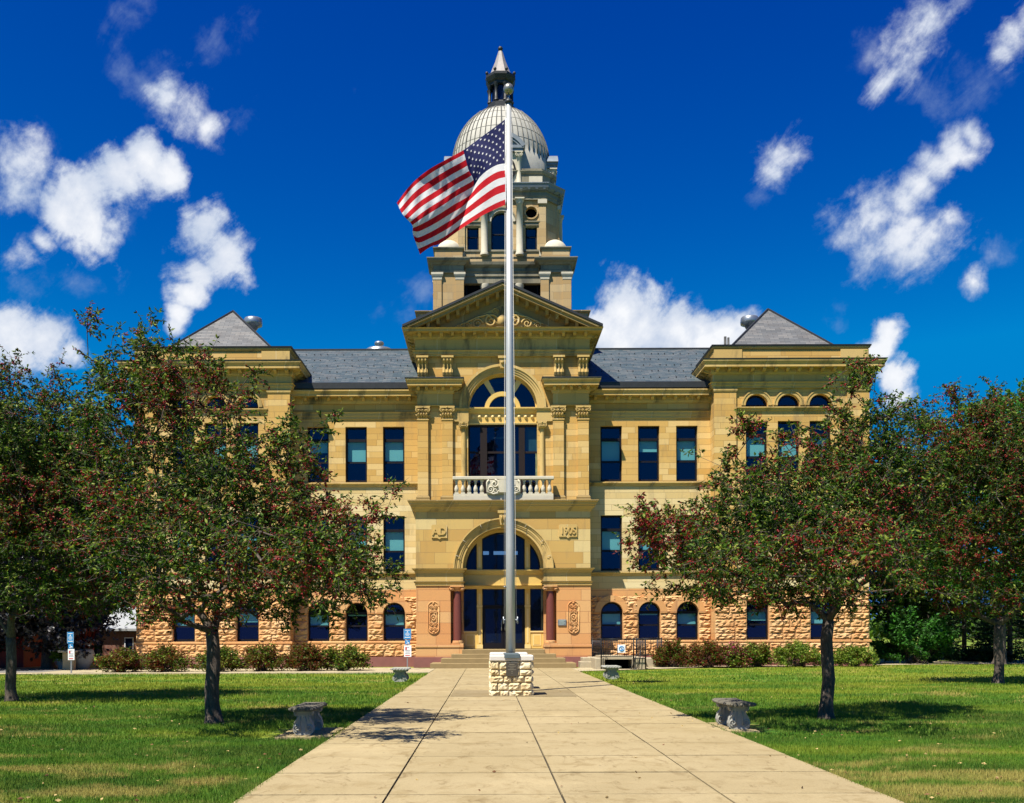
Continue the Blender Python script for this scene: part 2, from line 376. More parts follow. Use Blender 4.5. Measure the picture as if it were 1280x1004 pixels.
def glassmat(name, tint, refl, transp):
    t = NT(name); g = t.new('ShaderNodeBsdfGlossy'); g.inputs['Roughness'].default_value = .02; g.inputs['Color'].default_value = (.45,.50,.85,1)
    b = t.new('ShaderNodeBump'); b.inputs['Strength'].default_value = .12; b.inputs['Distance'].default_value = .02
    t.l.new(t.noise(t.pos(), 1.7, 2), b.inputs['Height']); t.l.new(b.outputs[0], g.inputs['Normal'])
    tr = t.new('ShaderNodeBsdfTransparent'); tr.inputs['Color'].default_value = (*tint, 1)
    d = t.new('ShaderNodeBsdfDiffuse'); d.inputs['Color'].default_value = (.006,.012,.03,1)
    m1 = t.new('ShaderNodeMixShader'); m1.inputs[0].default_value = transp; t.l.new(d.outputs[0], m1.inputs[1]); t.l.new(tr.outputs[0], m1.inputs[2])
    f = t.new('ShaderNodeLayerWeight'); f.inputs['Blend'].default_value = .5
    fm = t.math('ADD', t.math('MULTIPLY', t.math('POWER', f.outputs['Facing'], 4.0), .5), refl)
    m2 = t.new('ShaderNodeMixShader'); t.l.new(fm, m2.inputs[0]); t.l.new(m1.outputs[0], m2.inputs[1]); t.l.new(g.outputs[0], m2.inputs[2])
    t.l.new(m2.outputs[0], t.out.inputs[0]); return t.mat
M['glass'] = glassmat('window glass', (.50,.80,.85), .08, .95)
M['glass_dark'] = glassmat('dark blue glass', (.2,.3,.5), .035, .3)
def slate(name, stops, w, h, msz=.006):
    t = NT(name); x, y, z = t.sep(t.pos()); b = t.new('ShaderNodeTexBrick')
    t.l.new(t.comb(x, t.math('ADD', z, t.math('MULTIPLY', t.math('ADD', y, 0), .45))), b.inputs['Vector']); b.inputs['Scale'].default_value = 1
    b.inputs['Brick Width'].default_value = w; b.inputs['Row Height'].default_value = h; b.inputs['Mortar Size'].default_value = msz
    b.inputs['Color1'].default_value = (0,0,0,1); b.inputs['Color2'].default_value = (1,1,1,1); b.inputs['Mortar'].default_value = (.5,.5,.5,1)
    c = t.ramp(b.outputs['Color'], stops); n = t.noise(t.pos(), 1.3, 5, .7); c = t.mix(t.smooth(n, .45, .75, 0, .55), c, (.09,.08,.075))
    n2 = t.noise(t.pos(), 22, 4, .7); c = t.mix(t.smooth(n2, .4, .8, 0, .4), c, (.05,.055,.07))
    c = t.mix(t.math('MULTIPLY', b.outputs['Fac'], .85), c, (.02,.02,.025)); t.bump(t.math('MULTIPLY', b.outputs['Fac'], -1), .6, .02)
    return t.fin(c, .55, 0, .4)
M['slate'] = slate('grey slate', [(0,(.032,.056,.070)),(.5,(.052,.078,.09)),(1,(.10,.115,.12))], .42, .17)
M['slate_l'] = slate('weathered pale slate', [(0,(.085,.09,.095)),(.5,(.12,.125,.13)),(1,(.17,.165,.16))], .5, .16)
M['lead'] = plain('dark weathered metal', (.030,.032,.034), .5, .3, var=.4, scale=5)
M['copper'] = plain('blue grey painted metal', (.17,.20,.23), .5, .2, var=.3, scale=4)
M['flash'] = plain('blue grey flashing', (.06,.075,.10), .45, .3)
M['dome'] = plain('weathered pale dome metal', (.37,.36,.32), .7, .0, var=.3, scale=3, bump=.2)
M['galv'] = plain('galvanised metal', (.30,.33,.36), .35, .7, var=.2, scale=5)
M['spire'] = plain('brown grey spire metal', (.26,.24,.23), .5, .2, var=.35, scale=4)
# ================================================================== THE COURTHOUSE
YW = 49.9; YP = 49.0; YU = 48.98; YL = 48.42; YB = 73.0      # wings, pavilions, upper and lower centre, back
C = .78
ch = empty('courthouse', (C, YP, 0)); tag(ch, 'long tan sandstone courthouse with rock faced pink basement, slate roofs and central domed tower', 'courthouse')
Q = []
def part(mb, name, mats, parent=None, label=None):
    if name in ('rock_facing', 'foundation', 'ledge', 'cornice', 'gutter', 'pyramid_roof', 'entablature') and parent is None:
        for h in mb.halves(C):
            if h.f: h.build(name, mats, ch)
        return None
    o = mb.build(name, mats, parent or ch); 
    if label: o['label'] = label
    return o
# ---- window prototypes (origin at bottom centre, front of wall opening at y=0)
def make_window(w, h, transom, rail, blind_to, arched=False, arch_trans=None, blindmat='blind', bw=.075, lower_blind=0):
    f = MB(); x0, x1 = -w/2, w/2; d = .20; fw = .085
    top = h-(w/2 if arched else 0)
    f.box(x0, x0+fw, d, d+.12, 0, top); f.box(x1-fw, x1, d, d+.12, 0, top); f.box(x0+fw, x1-fw, d+.003, d+.12, 0, .13)
    if arched:
        f.archring(0, top, w/2-fw, w/2, d, d+.12, 0, N=18)
    else: f.box(x0+fw, x1-fw, d+.003, d+.12, h-.09, h)
    for z in transom: f.box(x0+fw, x1-fw, d-.02, d+.11, z-.07, z+.07)
    f.box(x0+fw, x1-fw, d+.02, d+.10, rail-.045, rail+.045)
    # dark room behind the glass
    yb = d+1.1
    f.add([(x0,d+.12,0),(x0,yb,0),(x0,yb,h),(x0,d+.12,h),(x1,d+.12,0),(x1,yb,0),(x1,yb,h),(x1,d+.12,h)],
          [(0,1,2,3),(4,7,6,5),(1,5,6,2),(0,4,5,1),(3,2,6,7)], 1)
    fo = f.build('window', [M['frame'], M['dark']])
    g = MB()
    if arched:
        n = 20; pts = [(x0+fw,0.1)]+[(x1-fw,0.1)]+[((w/2-fw)*math.cos(PI*k/n), top+(w/2-fw)*math.sin(PI*k/n)) for k in range(n+1)]
        g.add([(x, d+.05, z) for x, z in pts], [tuple(range(len(pts)))])
    else: g.quad((x0+fw,d+.05,.1),(x1-fw,d+.05,.1),(x1-fw,d+.05,h-.08),(x0+fw,d+.05,h-.08))
    g.build('pane', M['glass'], fo, wpos=False)
    if blind_to is not None:
        b = MB(); zb = blind_to; zt = (transom[0]-.05) if transom else min(top, h-.1); b.quad((x0+.03,d+.15,zb),(x1-.03,d+.15,zb),(x1-.03,d+.15,zt),(x0+.03,d+.15,zt))
        if lower_blind: b.quad((x0+.1,d+.35,lower_blind),(x1-.25,d+.35,lower_blind),(x1-.25,d+.35,zb),(x0+.1,d+.35,zb))
        b.build('blind', M[blindmat], fo, wpos=False)
    return fo
base = Vector((C, YP, 0))
def put(proto, x, y, z):
    o = clone(proto, ch); o.location = Vector((x, y, z))-base; return o
def drop(proto):
    for k in list(proto.children): bpy.data.objects.remove(k)
    bpy.data.objects.remove(proto)
def varied(w, h, tr, rl, arched=False, seeds=(0.5,0.42,0.62)):
    return [make_window(w, h, tr, rl, h*s if s else None, arched) for s in seeds]
WX = [5.47, 7.36, 9.28]; PXs = [12.58, 14.16, 15.73]
Bm = .75
wing_u = varied(1.08, 2.79, [2.13], 1.02, seeds=(.40,.36,.55)); wing_l = varied(1.08, 2.80, [2.08], 1.03, seeds=(.38,.37,.6))
base_w = varied(1.09, 1.92, [1.40], .76, True, seeds=(.40,.38,.66))
base_s = varied(1.09, 1.92, [1.45], .76, False, seeds=(.5,.38,.8)); lun = make_window(1.08, .60, [], -5, None, True)
random.seed(5)
holes_w = []; 
for sgn in (-1, 1):
    for k, dx in enumerate(WX):
        x = C+sgn*dx
        put(wing_u[(k+ (sgn > 0)) % 3], x, YW, 9.27); put(wing_l[(k*2+1) % 3], x, YW, 4.77); put(base_w[(k+1) % 3], x, YW-.02, 1.28)
    for k, dx in enumerate(PXs):
        x = Bm+sgn*dx
        put(wing_u[k], x, YP, 9.3); put(wing_l[(k+1) % 3], x, YP, 4.75); put(lun, x, YP, 12.80)
    for k, dx in enumerate((12.6, 15.75)):
        put(base_s[k], Bm+sgn*dx, YP-.02, 1.28)
for p_ in wing_u+wing_l+base_w+base_s+[lun]: drop(p_)
PI_IN, PI_OUT = 10.48, 18.1
# ---- wing walls
def rock_wall(mb, x0, x1, z0, z1, y, holes, rng, course=(.31,.29,.40,.30,.33), bw=(.5,1.05), push=.055):
    z = z0; ci = 0
    while z < z1-.05:
        h = course[ci % len(course)]; ci += 1
        if z+h > z1-.12: h = z1-z
        iv = [(x0, x1)]
        for hh in holes:
            if hh[2] < z+h-.02 and hh[3] > z+.02:
                nv = []
                for a, b in iv:
                    if hh[1] <= a or hh[0] >= b: nv.append((a, b)); continue
                    if hh[0] > a: nv.append((a, hh[0]))
                    if hh[1] < b: nv.append((hh[1], b))
                iv = nv
        for a, b in iv:
            x = a
            while x < b-.02:
                w = rng.uniform(*bw)
                if b-(x+w) < .35: w = b-x
                nx = max(3, int(w/.09)); nz = 5; vs = []
                amp = rng.uniform(.5, 1.2)*push; ox = rng.uniform(0, 50)
                for j in range(nz+1):
                    for i in range(nx+1):
                        u = i/nx; v = j/nz; e = min(u*w, (1-u)*w, v*h, (1-v)*h)
                        o = 0
                        if i not in (0, nx) and j not in (0, nz):
                            o = amp*(.45+.55*min(1, e/.07))*(1+.8*math.sin(ox+i*1.3+j*.7)*math.sin(ox*2+j*1.9-i*.4))+rng.uniform(-.02, .024)
                        gx = .008 if i == 0 else (-.008 if i == nx else 0); gz = .008 if j == 0 else (-.008 if j == nz else 0)
                        vs.append((x+u*w+gx, y-o-.006*(0 < i < nx and 0 < j < nz), z+v*h+gz))
                mb.add(vs, [(j*(nx+1)+i, j*(nx+1)+i+1, (j+1)*(nx+1)+i+1, (j+1)*(nx+1)+i) for j in range(nz) for i in range(nx)], 0)
                x += w
        z += h
rng = random.Random(11)
wallmb = MB(); rockmb = MB(); plinth = MB(); bandmb = MB()
for sgn in (-1, 1):
    xa, xb = sorted((C+sgn*3.9, Bm+sgn*PI_IN))
    hu = [(C+sgn*d-.54, C+sgn*d+.54, 9.27, 12.06) for d in WX]; hl = [(C+sgn*d-.54, C+sgn*d+.54, 4.77, 7.57) for d in WX]
    wallmb.wall(xa, xb, 9.17, 14.0, YW, hu, .26, 0); wallmb.wall(xa, xb, 3.87, 9.17, YW, hl, .26, 3)
    hb = [(C+sgn*d-.545, C+sgn*d+.545, 1.28, 3.20, True) for d in WX]
    wallmb.wall(xa, xb, .0, 3.87, YW, hb, .26, 1)
    # rock faced courses over the wall, smooth band above, sill ledge
    hb2 = [(h[0]-.02, h[1]+.02, h[2]-.05, h[3]+.02) for h in hb]
    rock_wall(rockmb, xa, xb, 1.30, 3.50, YW-.03, hb2, rng); rock_wall(rockmb, xa, xb, .49, 1.14, YW-.05, [], rng, (.32,.33))
    plinth.box(xa, xb, YW-.14, YW+.05, -.05, .485)
    bandmb.molding([(xa, YW), (xb, YW)], [(0,1.14),(.07,1.14),(.09,1.17),(.09,1.25),(.06,1.28),(0,1.28)], 0)
    for h in hb:   # smooth spandrels beside the arches
        cx = (h[0]+h[1])/2; r = .545; zs = h[3]-r
        for s2 in (-1, 1):
            pts = [(cx+s2*(r+.02), zs)]+[(cx+s2*(r+.004)*math.cos(a), zs+(r+.004)*math.sin(a)) for a in [PI/2*k/8 for k in range(9)]]+[(cx, h[3]+.02), (cx+s2*(r+.02), h[3]+.02)]
            if s2 < 0: pts = pts[::-1]
            bandmb.prism(pts, YW-.10, YW-.012, 0)
        bandmb.archring(cx, zs, r+.02, r+.34, YW-.115, YW-.01, 0, N=14)
    # pavilion
    xa, xb = sorted((Bm+sgn*PI_IN, Bm+sgn*PI_OUT))
    hu = [(Bm+sgn*d-.54, Bm+sgn*d+.54, 9.3, 12.09) for d in PXs]; hl = [(Bm+sgn*d-.54, Bm+sgn*d+.54, 4.75, 7.55) for d in PXs]
    ll = [(Bm+sgn*d-.54, Bm+sgn*d+.54, 12.80, 13.40, True) for d in PXs]
    wallmb.wall(xa, xb, 8.25, 15.6, YP, hu+ll, .26, 0); wallmb.wall(xa, xb, 3.87, 8.25, YP, hl, .26, 3)
    hb = [(Bm+sgn*d-.545, Bm+sgn*d+.545, 1.28, 3.20) for d in (12.6, 15.75)]
    wallmb.wall(xa, xb, .0, 3.87, YP, hb, .26, 1)
    hb2 = [(h[0]-.0, h[1]+.0, h[2]-.05, h[3]+.0) for h in hb]
    rock_wall(rockmb, xa, xb, 1.30, 3.50, YP-.03, hb2, rng); rock_wall(rockmb, xa, xb, .49, 1.14, YP-.05, [], rng, (.32,.33))
    path = [(xa, YW+.1 if sgn > 0 else YB), (xa, YP), (xb, YP), (xb, YB if sgn > 0 else YW+.1)]
    plinth.molding(path, [(0,-.05),(.14,-.05),(.14,.44),(.10,.485),(0,.485)])
    bandmb.molding(path, [(0,1.14),(.07,1.14),(.09,1.17),(.09,1.25),(.06,1.28),(0,1.28)], 0)
    # sides
    for x, yb in ((xa, YW+.3 if sgn > 0 else YB), (xb, YB if sgn > 0 else YW+.3)):
        wallmb.quad((x,YP,3.87),(x,yb,3.87),(x,yb,15.6),(x,YP,15.6), 0); wallmb.quad((x,YP,0),(x,yb,0),(x,yb,3.87),(x,YP,3.87), 1)
    # corner pilasters
    for a, b in ((xa-.02, xa+1.07), (xb-1.07, xb+.02)):
        wallmb.box(a, b, YP-.10, YP+.02, 4.75, 13.52, 0)
        wallmb.molding([(a, YP), (a, YP-.10), (b, YP-.10), (b, YP)], [(0,13.52),(.03,13.52),(.05,13.58),(.05,13.68),(0,13.70)], 2)
    for d in PXs:                                   # lunette surrounds
        wallmb.archring(Bm+sgn*d, 12.86, .56, .70, YP-.05, YP, 2, N=14); wallmb.archring(Bm+sgn*d, 12.86, .70, .76, YP-.08, YP, 2, N=14)
wallmb.quad((Bm-PI_OUT,YB,0),(Bm+PI_OUT,YB,0),(Bm+PI_OUT,YB,15),(Bm-PI_OUT,YB,15), 0)
part(wallmb, 'wall', [M['stone'], M['pink'], M['trim'], M['stone_pale']]); part(rockmb, 'rock_facing', M['rock']); part(plinth, 'foundation', M['purple']); part(bandmb, 'ledge', M['pink'])
# ---- string courses, sills, entablatures
cm = MB(); tm = MB()
sc = lambda z: [(0,z-.14),(.05,z-.12),(.08,z-.04),(.14,z),(.14,z+.05),(0,z+.08)]
for sgn in (-1, 1):
    xa, xb = sorted((C+sgn*4.0, Bm+sgn*(PI_IN)))
    cm.molding([(xa, YW), (xb, YW)], sc(4.66)); cm.molding([(xa, YW), (xb, YW)], sc(9.17))
    cm.molding([(xa, YW), (xb, YW)], [(0,12.42),(.04,12.44),(.04,12.56),(.07,12.60),(.07,12.72),(.12,12.78),(0,12.79)])
    cm.molding([(xa, YW), (xb, YW)], [(0,13.20),(.08,13.20),(.12,13.27),(.14,13.30),(.14,13.50),(.46,13.50),(.46,13.49),(.52,13.49),(.52,13.60),(.60,13.72),(.60,13.78),(0,13.80)])
    cm.modillions([(xa, YW), (xb, YW)], .13, .42, 13.33, 13.505, .15, .60)
    tm.molding([(xa, YW), (xb, YW)], [(0,13.80),(.50,13.802),(.56,13.86),(.56,14.14),(.40,14.2),(0,14.2)])
    xa, xb = sorted((Bm+sgn*PI_IN, Bm+sgn*PI_OUT))
    yi, yo = YW+4.2, YB
    path = [(xa, yi if sgn > 0 else yo), (xa, YP), (xb, YP), (xb, yo if sgn > 0 else yi)]
    short = [(xa, YW+.1 if sgn > 0 else yo), (xa, YP), (xb, YP), (xb, yo if sgn > 0 else YW+.1)]
    cm.molding(short, sc(4.66)); cm.molding(short, sc(8.25))
    cm.molding([(xa+1.07, YP), (xb-1.07, YP)], sc(12.72))
    cm.molding(path, [(0,13.70),(.12,13.70),(.12,13.80),(.16,13.84),(.16,13.94),(.22,13.98),(.10,14.0),(.10,14.36),(.16,14.38),(.20,14.44),(.20,14.64),(.54,14.64),(.54,14.63),(.59,14.63),(.59,14.76),(.67,14.90),(.67,14.97),(0,15.0)])
    cm.modillions(path, .19, .50, 14.46, 14.645, .15, .60)
    tm.molding(path, [(0,15.0),(.69,14.972),(.70,15.02),(0,15.06)])
    # parapet
    pp = [(xa+.02, yi+.5 if sgn > 0 else yo), (xa+.02, YP+.02), (xb-.02, YP+.02), (xb-.02, yo if sgn > 0 else yi+.5)]
    cm.molding(pp, [(0,15.02),(.05,15.04),(.05,15.12),(0,15.16),(-.04,15.18),(-.04,15.6),(0,15.63),(.10,15.70),(.10,15.76),(-.3,15.78),(-.3,15.0)], 1)
    for a, b in ((xa+.02, xa+1.35), (xb-1.35, xb-.02)): cm.box(a-.03, b+.03, YP-.05, YP+.2, 15.14, 15.62, 1)
    tm.molding(pp, [(-.28,15.782),(.13,15.762),(.15,15.84),(-.28,15.86)])
part(cm, 'cornice', [M['trim'], M['trim']]); part(tm, 'gutter', M['lead'])
# ---- roofs
rf = MB(); ZR = 17.95; YR = 57.0; ZE = 14.2; YE = YW-.3
rf.quad((Bm-13,YE,ZE),(Bm+13,YE,ZE),(Bm+13,YR,ZR),(Bm-13,YR,ZR)); rf.quad((Bm+13,2*YR-YE,ZE),(Bm-13,2*YR-YE,ZE),(Bm-13,YR,ZR),(Bm+13,YR,ZR))
for sgn in (-1, 1):
    for r in range(5):
        for i in range(22):
            t = (r+.6)/5.6; x = C+sgn*(4.2+(i+.5*(r % 2))*.42+random.uniform(-.09,.09)); jz = random.uniform(-.1,.1) 
            if abs(x-Bm) > 12.0: continue
            y = YE+(YR-YE)*t; z = ZE+(ZR-ZE)*t; rf.box(x-.025, x+.025, y-.05+jz, y+.01+jz, z, z+.05, 1)
rf.box(Bm-13, Bm+13, YR-.12, YR+.12, ZR-.05, ZR+.05, 1)
part(rf, 'roof', [M['slate'], M['lead']])
prf = MB()
for sgn in (-1, 1):
    cx = Bm+sgn*(PI_IN+PI_OUT)/2; ay = 53.0; az = 18.9; hw = 3.65
    pts = [(cx-hw, YP+.3, 15.1), (cx+hw, YP+.3, 15.1), (cx+hw, 57.2, 15.1), (cx-hw, 57.2, 15.1)]
    for i in range(4):
        prf.add([pts[i], pts[(i+1) % 4], (cx, ay, az)], [(0,1,2)]); prf.tube([pts[i], (cx, ay, az+.02)], .06, 5, 1)
    prf.quad((cx-hw,57.0,15.3),(cx+hw,57.0,15.3),(cx+hw,YB,15.3),(cx-hw,YB,15.3), 1)
    prf.quad((cx-3.9,YP+.1,15.12),(cx+3.9,YP+.1,15.12),(cx+3.9,57.2,15.12),(cx-3.9,57.2,15.12), 1)
part(prf, 'pyramid_roof', [M['slate_l'], M['lead']])
for px, py in ((316.5, 404), (937, 402.5)):
    X, Z = P(px, py, 56.5); v = MB()
    v.lathe([(.16,Z-2.6),(.16,Z-.4),(.22,Z-.38),(.30,Z-.22),(.50,Z-.16),(.52,Z+.02),(.50,Z+.2),(.46,Z+.26),(.30,Z+.30),(.02,Z+.33)], X, 56.5, 20)
    part(v, 'roof_ventilator', M['galv'], label='drum shaped metal ventilator behind a pyramid roof')
X, Z = P(474, 432, 58); v = MB()
v.lathe([(.85,Z-.55),(.85,Z-.32),(.7,Z-.22),(.12,Z-.12),(.12,Z+.02),(.26,Z+.04),(.28,Z+.12),(.24,Z+.2),(.01,Z+.26)], X, 58, 16)
part(v, 'roof_ventilator', M['galv'], label='low white capped vent on the main roof ridge')
X, Z = P(906.5, 428, 53); v = MB(); v.tube([(X,53,Z-1),(X,53,Z+.3)], .07, 8); v.tube([(X+.17,53,Z-1),(X+.17,53,Z+.25)], .06, 8); part(v, 'vent_pipe', M['lead'])
# ================= central block, lower storey (porch)
LX0, LX1 = C-4.27, C+4.25
K = lambda py: ZC(py, YL)
zsp = K(710.8); r_in = 50.8*YL/FOC; r_out = 62.5*YL/FOC; zc_top = K(638)
def fx(px, Y): return (px-VX+.4)*Y/FOC
lw = MB()
lw.wall(LX0, LX1, K(732), zc_top, YL, [(C-r_in, C+r_in, K(732)+.0, zsp+r_in, True)], 1.4, 0, 3)
for x in (LX0, LX1): lw.quad((x,YL,K(732)),(x,YW+.1,K(732)),(x,YW+.1,zc_top),(x,YL,zc_top), 0)
# pink piers beside the columns
pier_in = {-1: fx(563, YL), 1: fx(695.5, YL)}; zled = K(806)
for sgn in (-1, 1):
    a, b = sorted((C+sgn*4.26, pier_in[sgn]))
    lw.box(a, b, YL, YW+.05, zled, K(732), 1)
    a2, b2 = sorted((C+sgn*4.26, fx(578 if sgn < 0 else 680.5, YL)))
    lw.box(a2-.03, b2+.03, YL-.06, YW+.05, .5, zled, 1)
    lw.bbox(a2-.05, b2+.05, YL-.10, YW, zled-.14, zled, .025, 1)
    lw.box(a2-.12, b2+.0 if sgn < 0 else b2+.12, YL-.16, YW, -.05, .5, 2)
    # jamb behind the column
    a3, b3 = sorted((pier_in[sgn], fx(578.6 if sgn < 0 else 680.2, YL)))
    lw.box(a3, b3, YL+.62, YL+1.4, zled, K(732), 1)
part(lw, 'porch_wall', [M['stone_big'], M['pink'], M['purple'], M['trim']])
lm = MB()
for sgn in (-1, 1):   # impost entablature on each side
    xo = C+sgn*4.26; xi = C+sgn*(r_in+.0)
    pth = [(xo, YW), (xo, YL), (xi, YL), (xi, YL+.9)] if sgn < 0 else [(xi, YL+.9), (xi, YL), (xo, YL), (xo, YW)]
    lm.molding(pth, [(0,K(732)),(.05,K(732)),(.05,K(729.5)),(.09,K(728.5)),(.12,K(727)),(.02,K(726.5)),(.02,K(716)),(.06,K(715.5)),(.10,K(713)),(.18,K(712)),(.20,K(710.6)),(0,K(710.3))])
for r0, r1, d in ((r_in, r_in+.13, .03), (r_in+.13, r_in+.20, .07), (r_in+.20, r_in+.32, .10), (r_in+.32, r_out-.06, .14), (r_out-.06, r_out, .19)):
    lm.archring(C, zsp+.01, r0, r1, YL-d, YL+.05, 0, N=36)
for a in (35, 62, 118, 145, 15, 165):   # pale voussoir joints
    aa = R(a); 
    for t in (0,): lm.tube([(C+(r_in+.2)*math.cos(aa), YL-.145, zsp+(r_in+.2)*math.sin(aa)), (C+(r_out-.05)*math.cos(aa), YL-.185, zsp+(r_out-.05)*math.sin(aa))], .013, 4, 1)
# keystone
kz0, kz1 = K(657), K(637.5)
lm.prism([(C-.15,kz0),(C+.15,kz0),(C+.22,kz1-.2),(C-.22,kz1-.2)], YL-.34, YL, 0); lm.box(C-.27, C+.27, YL-.38, YL, kz1-.2, kz1-.06, 0)
for s2 in (-1, 1): lm.tube([(C+s2*.1,YL-.37,kz1-.28),(C+s2*.08,YL-.40,kz1-.4),(C+s2*.06,YL-.36,kz0+.12)], .045, 6, 0)
# balcony cornice
pth = [(LX0, YW), (LX0, YL), (LX1, YL), (LX1, YW)]
za, zb = K(638), K(626.5)
lm.molding(pth, [(0,za-.06),(.05,za-.05),(.08,za+.02),(.16,za+.12),(.22,za+.16),(.22,za+.22),(.28,za+.25),(.30,zb-.10),(.36,zb-.06),(.36,zb),(0,zb+.02)], 0)
lm.molding(pth, [(0,zb-.035),(.375,zb-.035),(.375,zb+.012),(0,zb+.012)], 2)
lm.quad((LX0,YL,zb+.015),(LX1,YL,zb+.015),(LX1,YW,zb+.015),(LX0,YW,zb+.015), 0)
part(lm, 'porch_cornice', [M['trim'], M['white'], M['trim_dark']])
# date stones
for px0, px1, py0, py1, txt, sz, fw in ((539.5,559,656,672.5,'AD',.52,.92), (698.6,721.6,656,671.5,'1905',.50,.78)):
    d = MB(); x0 = fx(px0, YL); x1 = fx(px1, YL); z1 = K(py0); z0 = K(py1); cx = (x0+x1)/2
    d.prism([(x0,z0),(cx-.1,z0),(cx,z0-.07),(cx+.1,z0),(x1,z0),(x1,z1-.05),(x1-.05,z1),(x0+.05,z1),(x0,z1-.05)], YL-.06, YL+.01, 0)
    b_ = .03
    o = part(d, 'date_stone', M['trim'])
    t = MB(); text_into(t, txt, sz, .035, cx, YL-.07, (z0+z1)/2-.01, 0, fw); 
    if txt == 'AD':
        t.box(cx-.015, cx+.015, YL-.10, YL-.05, z0+.12, z0+.15)
    part(t, 'lettering', M['trim'], o)
# columns of red granite with ionic capitals
for px, sgn in ((571.2, -1), (688, 1)):
    x = fx(px, YL); y = YL+.24; co = MB(); r = .215; zt = K(739); z0 = zled
    co.lathe([(r*.99,z0+.18),(r*1.02,z0+1.0),(r*.98,(z0+zt)/2+.2),(r*.88,zt)], x, y, 22)
    c = part(co, 'column', M['granite'], label='polished dark red granite column beside the doorway')
    cb = MB(); cb.box(x-.3, x+.3, y-.3, y+.3, z0+.005, z0+.07); cb.lathe([(.29,z0+.07),(.31,z0+.10),(.26,z0+.14),(.28,z0+.17),(.22,z0+.2)], x, y, 20)
    part(cb, 'column_base', M['pink'], c)
    cc = MB(); cc.box(x-.33, x+.33, y-.33, y+.36, zt+.2, K(732)-.003); cc.lathe([(r*.9,zt),(r*1.1,zt+.05),(r*1.3,zt+.2)], x, y, 20)
    for s2 in (-1, 1):
        sp = [(x+s2*.27+.12*(1-k/16)*math.cos(k*.85)*s2, y-.27, zt+.10+.12*(1-k/16)*math.sin(k*.85)) for k in range(15)]
        cc.tube(sp, .028, 5); cc.tube([(x+s2*.27,y-.3,zt+.1),(x+s2*.27,y+.3,zt+.1)], .07, 8)
    part(cc, 'capital', M['pink'], c)
# carved oval panels and scroll ornament
def ring(mb, cx, y, cz, rx, rz, rad, mi=0, n=18, a0=0, a1=2*PI):
    mb.tube([(cx+rx*math.cos(a0+(a1-a0)*k/n), y, cz+rz*math.sin(a0+(a1-a0)*k/n)) for k in range(n+1)], rad, 5, mi, caps=a1-a0 < 6.2)
def spiral(mb, cx, y, cz, r, turns, rad, start, hand, mi=0, n=26):
    pts = []; rr = []
    for k in range(n+1):
        t = k/n; q = r*(1-t*.85); a = start+hand*turns*2*PI*t; pts.append((cx+q*math.cos(a), y-.02*t, cz+q*math.sin(a))); rr.append(rad*(1-.4*t))
    mb.tube(pts, rr, 5, mi)
for px in (541.5, 716.5):
    cx = fx(px, YL); zc = K(772); o = MB(); w_ = .27; h_ = .78
    pts = [(cx+w_*math.cos(a), zc+(h_-w_)*(1 if a < PI else -1)+w_*math.sin(a)) for a in [2*PI*k/28 for k in range(28)]]
    o.prism(pts, YL-.02, YL+.01, 0); o.tube([(x, YL-.03, z) for x, z in pts+[pts[0]]], .028, 5)
    for dz in (-.42, .42):
        for s2 in (-1, 1):
            spiral(o, cx+s2*.10, YL-.045, zc+dz+.09, .095, 1.4, .024, 0 if s2 > 0 else PI, s2); spiral(o, cx+s2*.10, YL-.045, zc+dz-.11, .095, 1.4, .024, 0 if s2 > 0 else PI, -s2)
    ring(o, cx, YL-.045, zc, .11, .13, .026); o.sphere((cx,YL-.03,zc+.7), .06, 0, 8, 5); o.sphere((cx,YL-.03,zc-.7), .06, 0, 8, 5); o.sphere((cx,YL-.03,zc), .05, 0, 8, 5)
    for s2 in (-1, 1): o.tube([(cx+s2*.04,YL-.04,zc+.3),(cx+s2*.16,YL-.045,zc+.22),(cx+s2*.17,YL-.045,zc),(cx+s2*.16,YL-.045,zc-.22),(cx+s2*.04,YL-.04,zc-.3)], .02, 5)
    part(o, 'carved_panel', M['pink'])
pq = MB(); pq.bbox(fx(697,YL), fx(707.5,YL), YL-.05, YL+.01, K(782.6), K(774.8), .012); 
po = part(pq, 'plaque', plain('grey bronze plaque', (.22,.25,.27), .4, .5))
pl = MB()
for i in range(4): pl.box(fx(698.5,YL), fx(706,YL)-.06*(i % 2), YL-.056, YL-.045, K(776.5+i*1.5), K(776.5+i*1.5)+.018)
part(pl, 'plaque_lines', M['blind'], po)
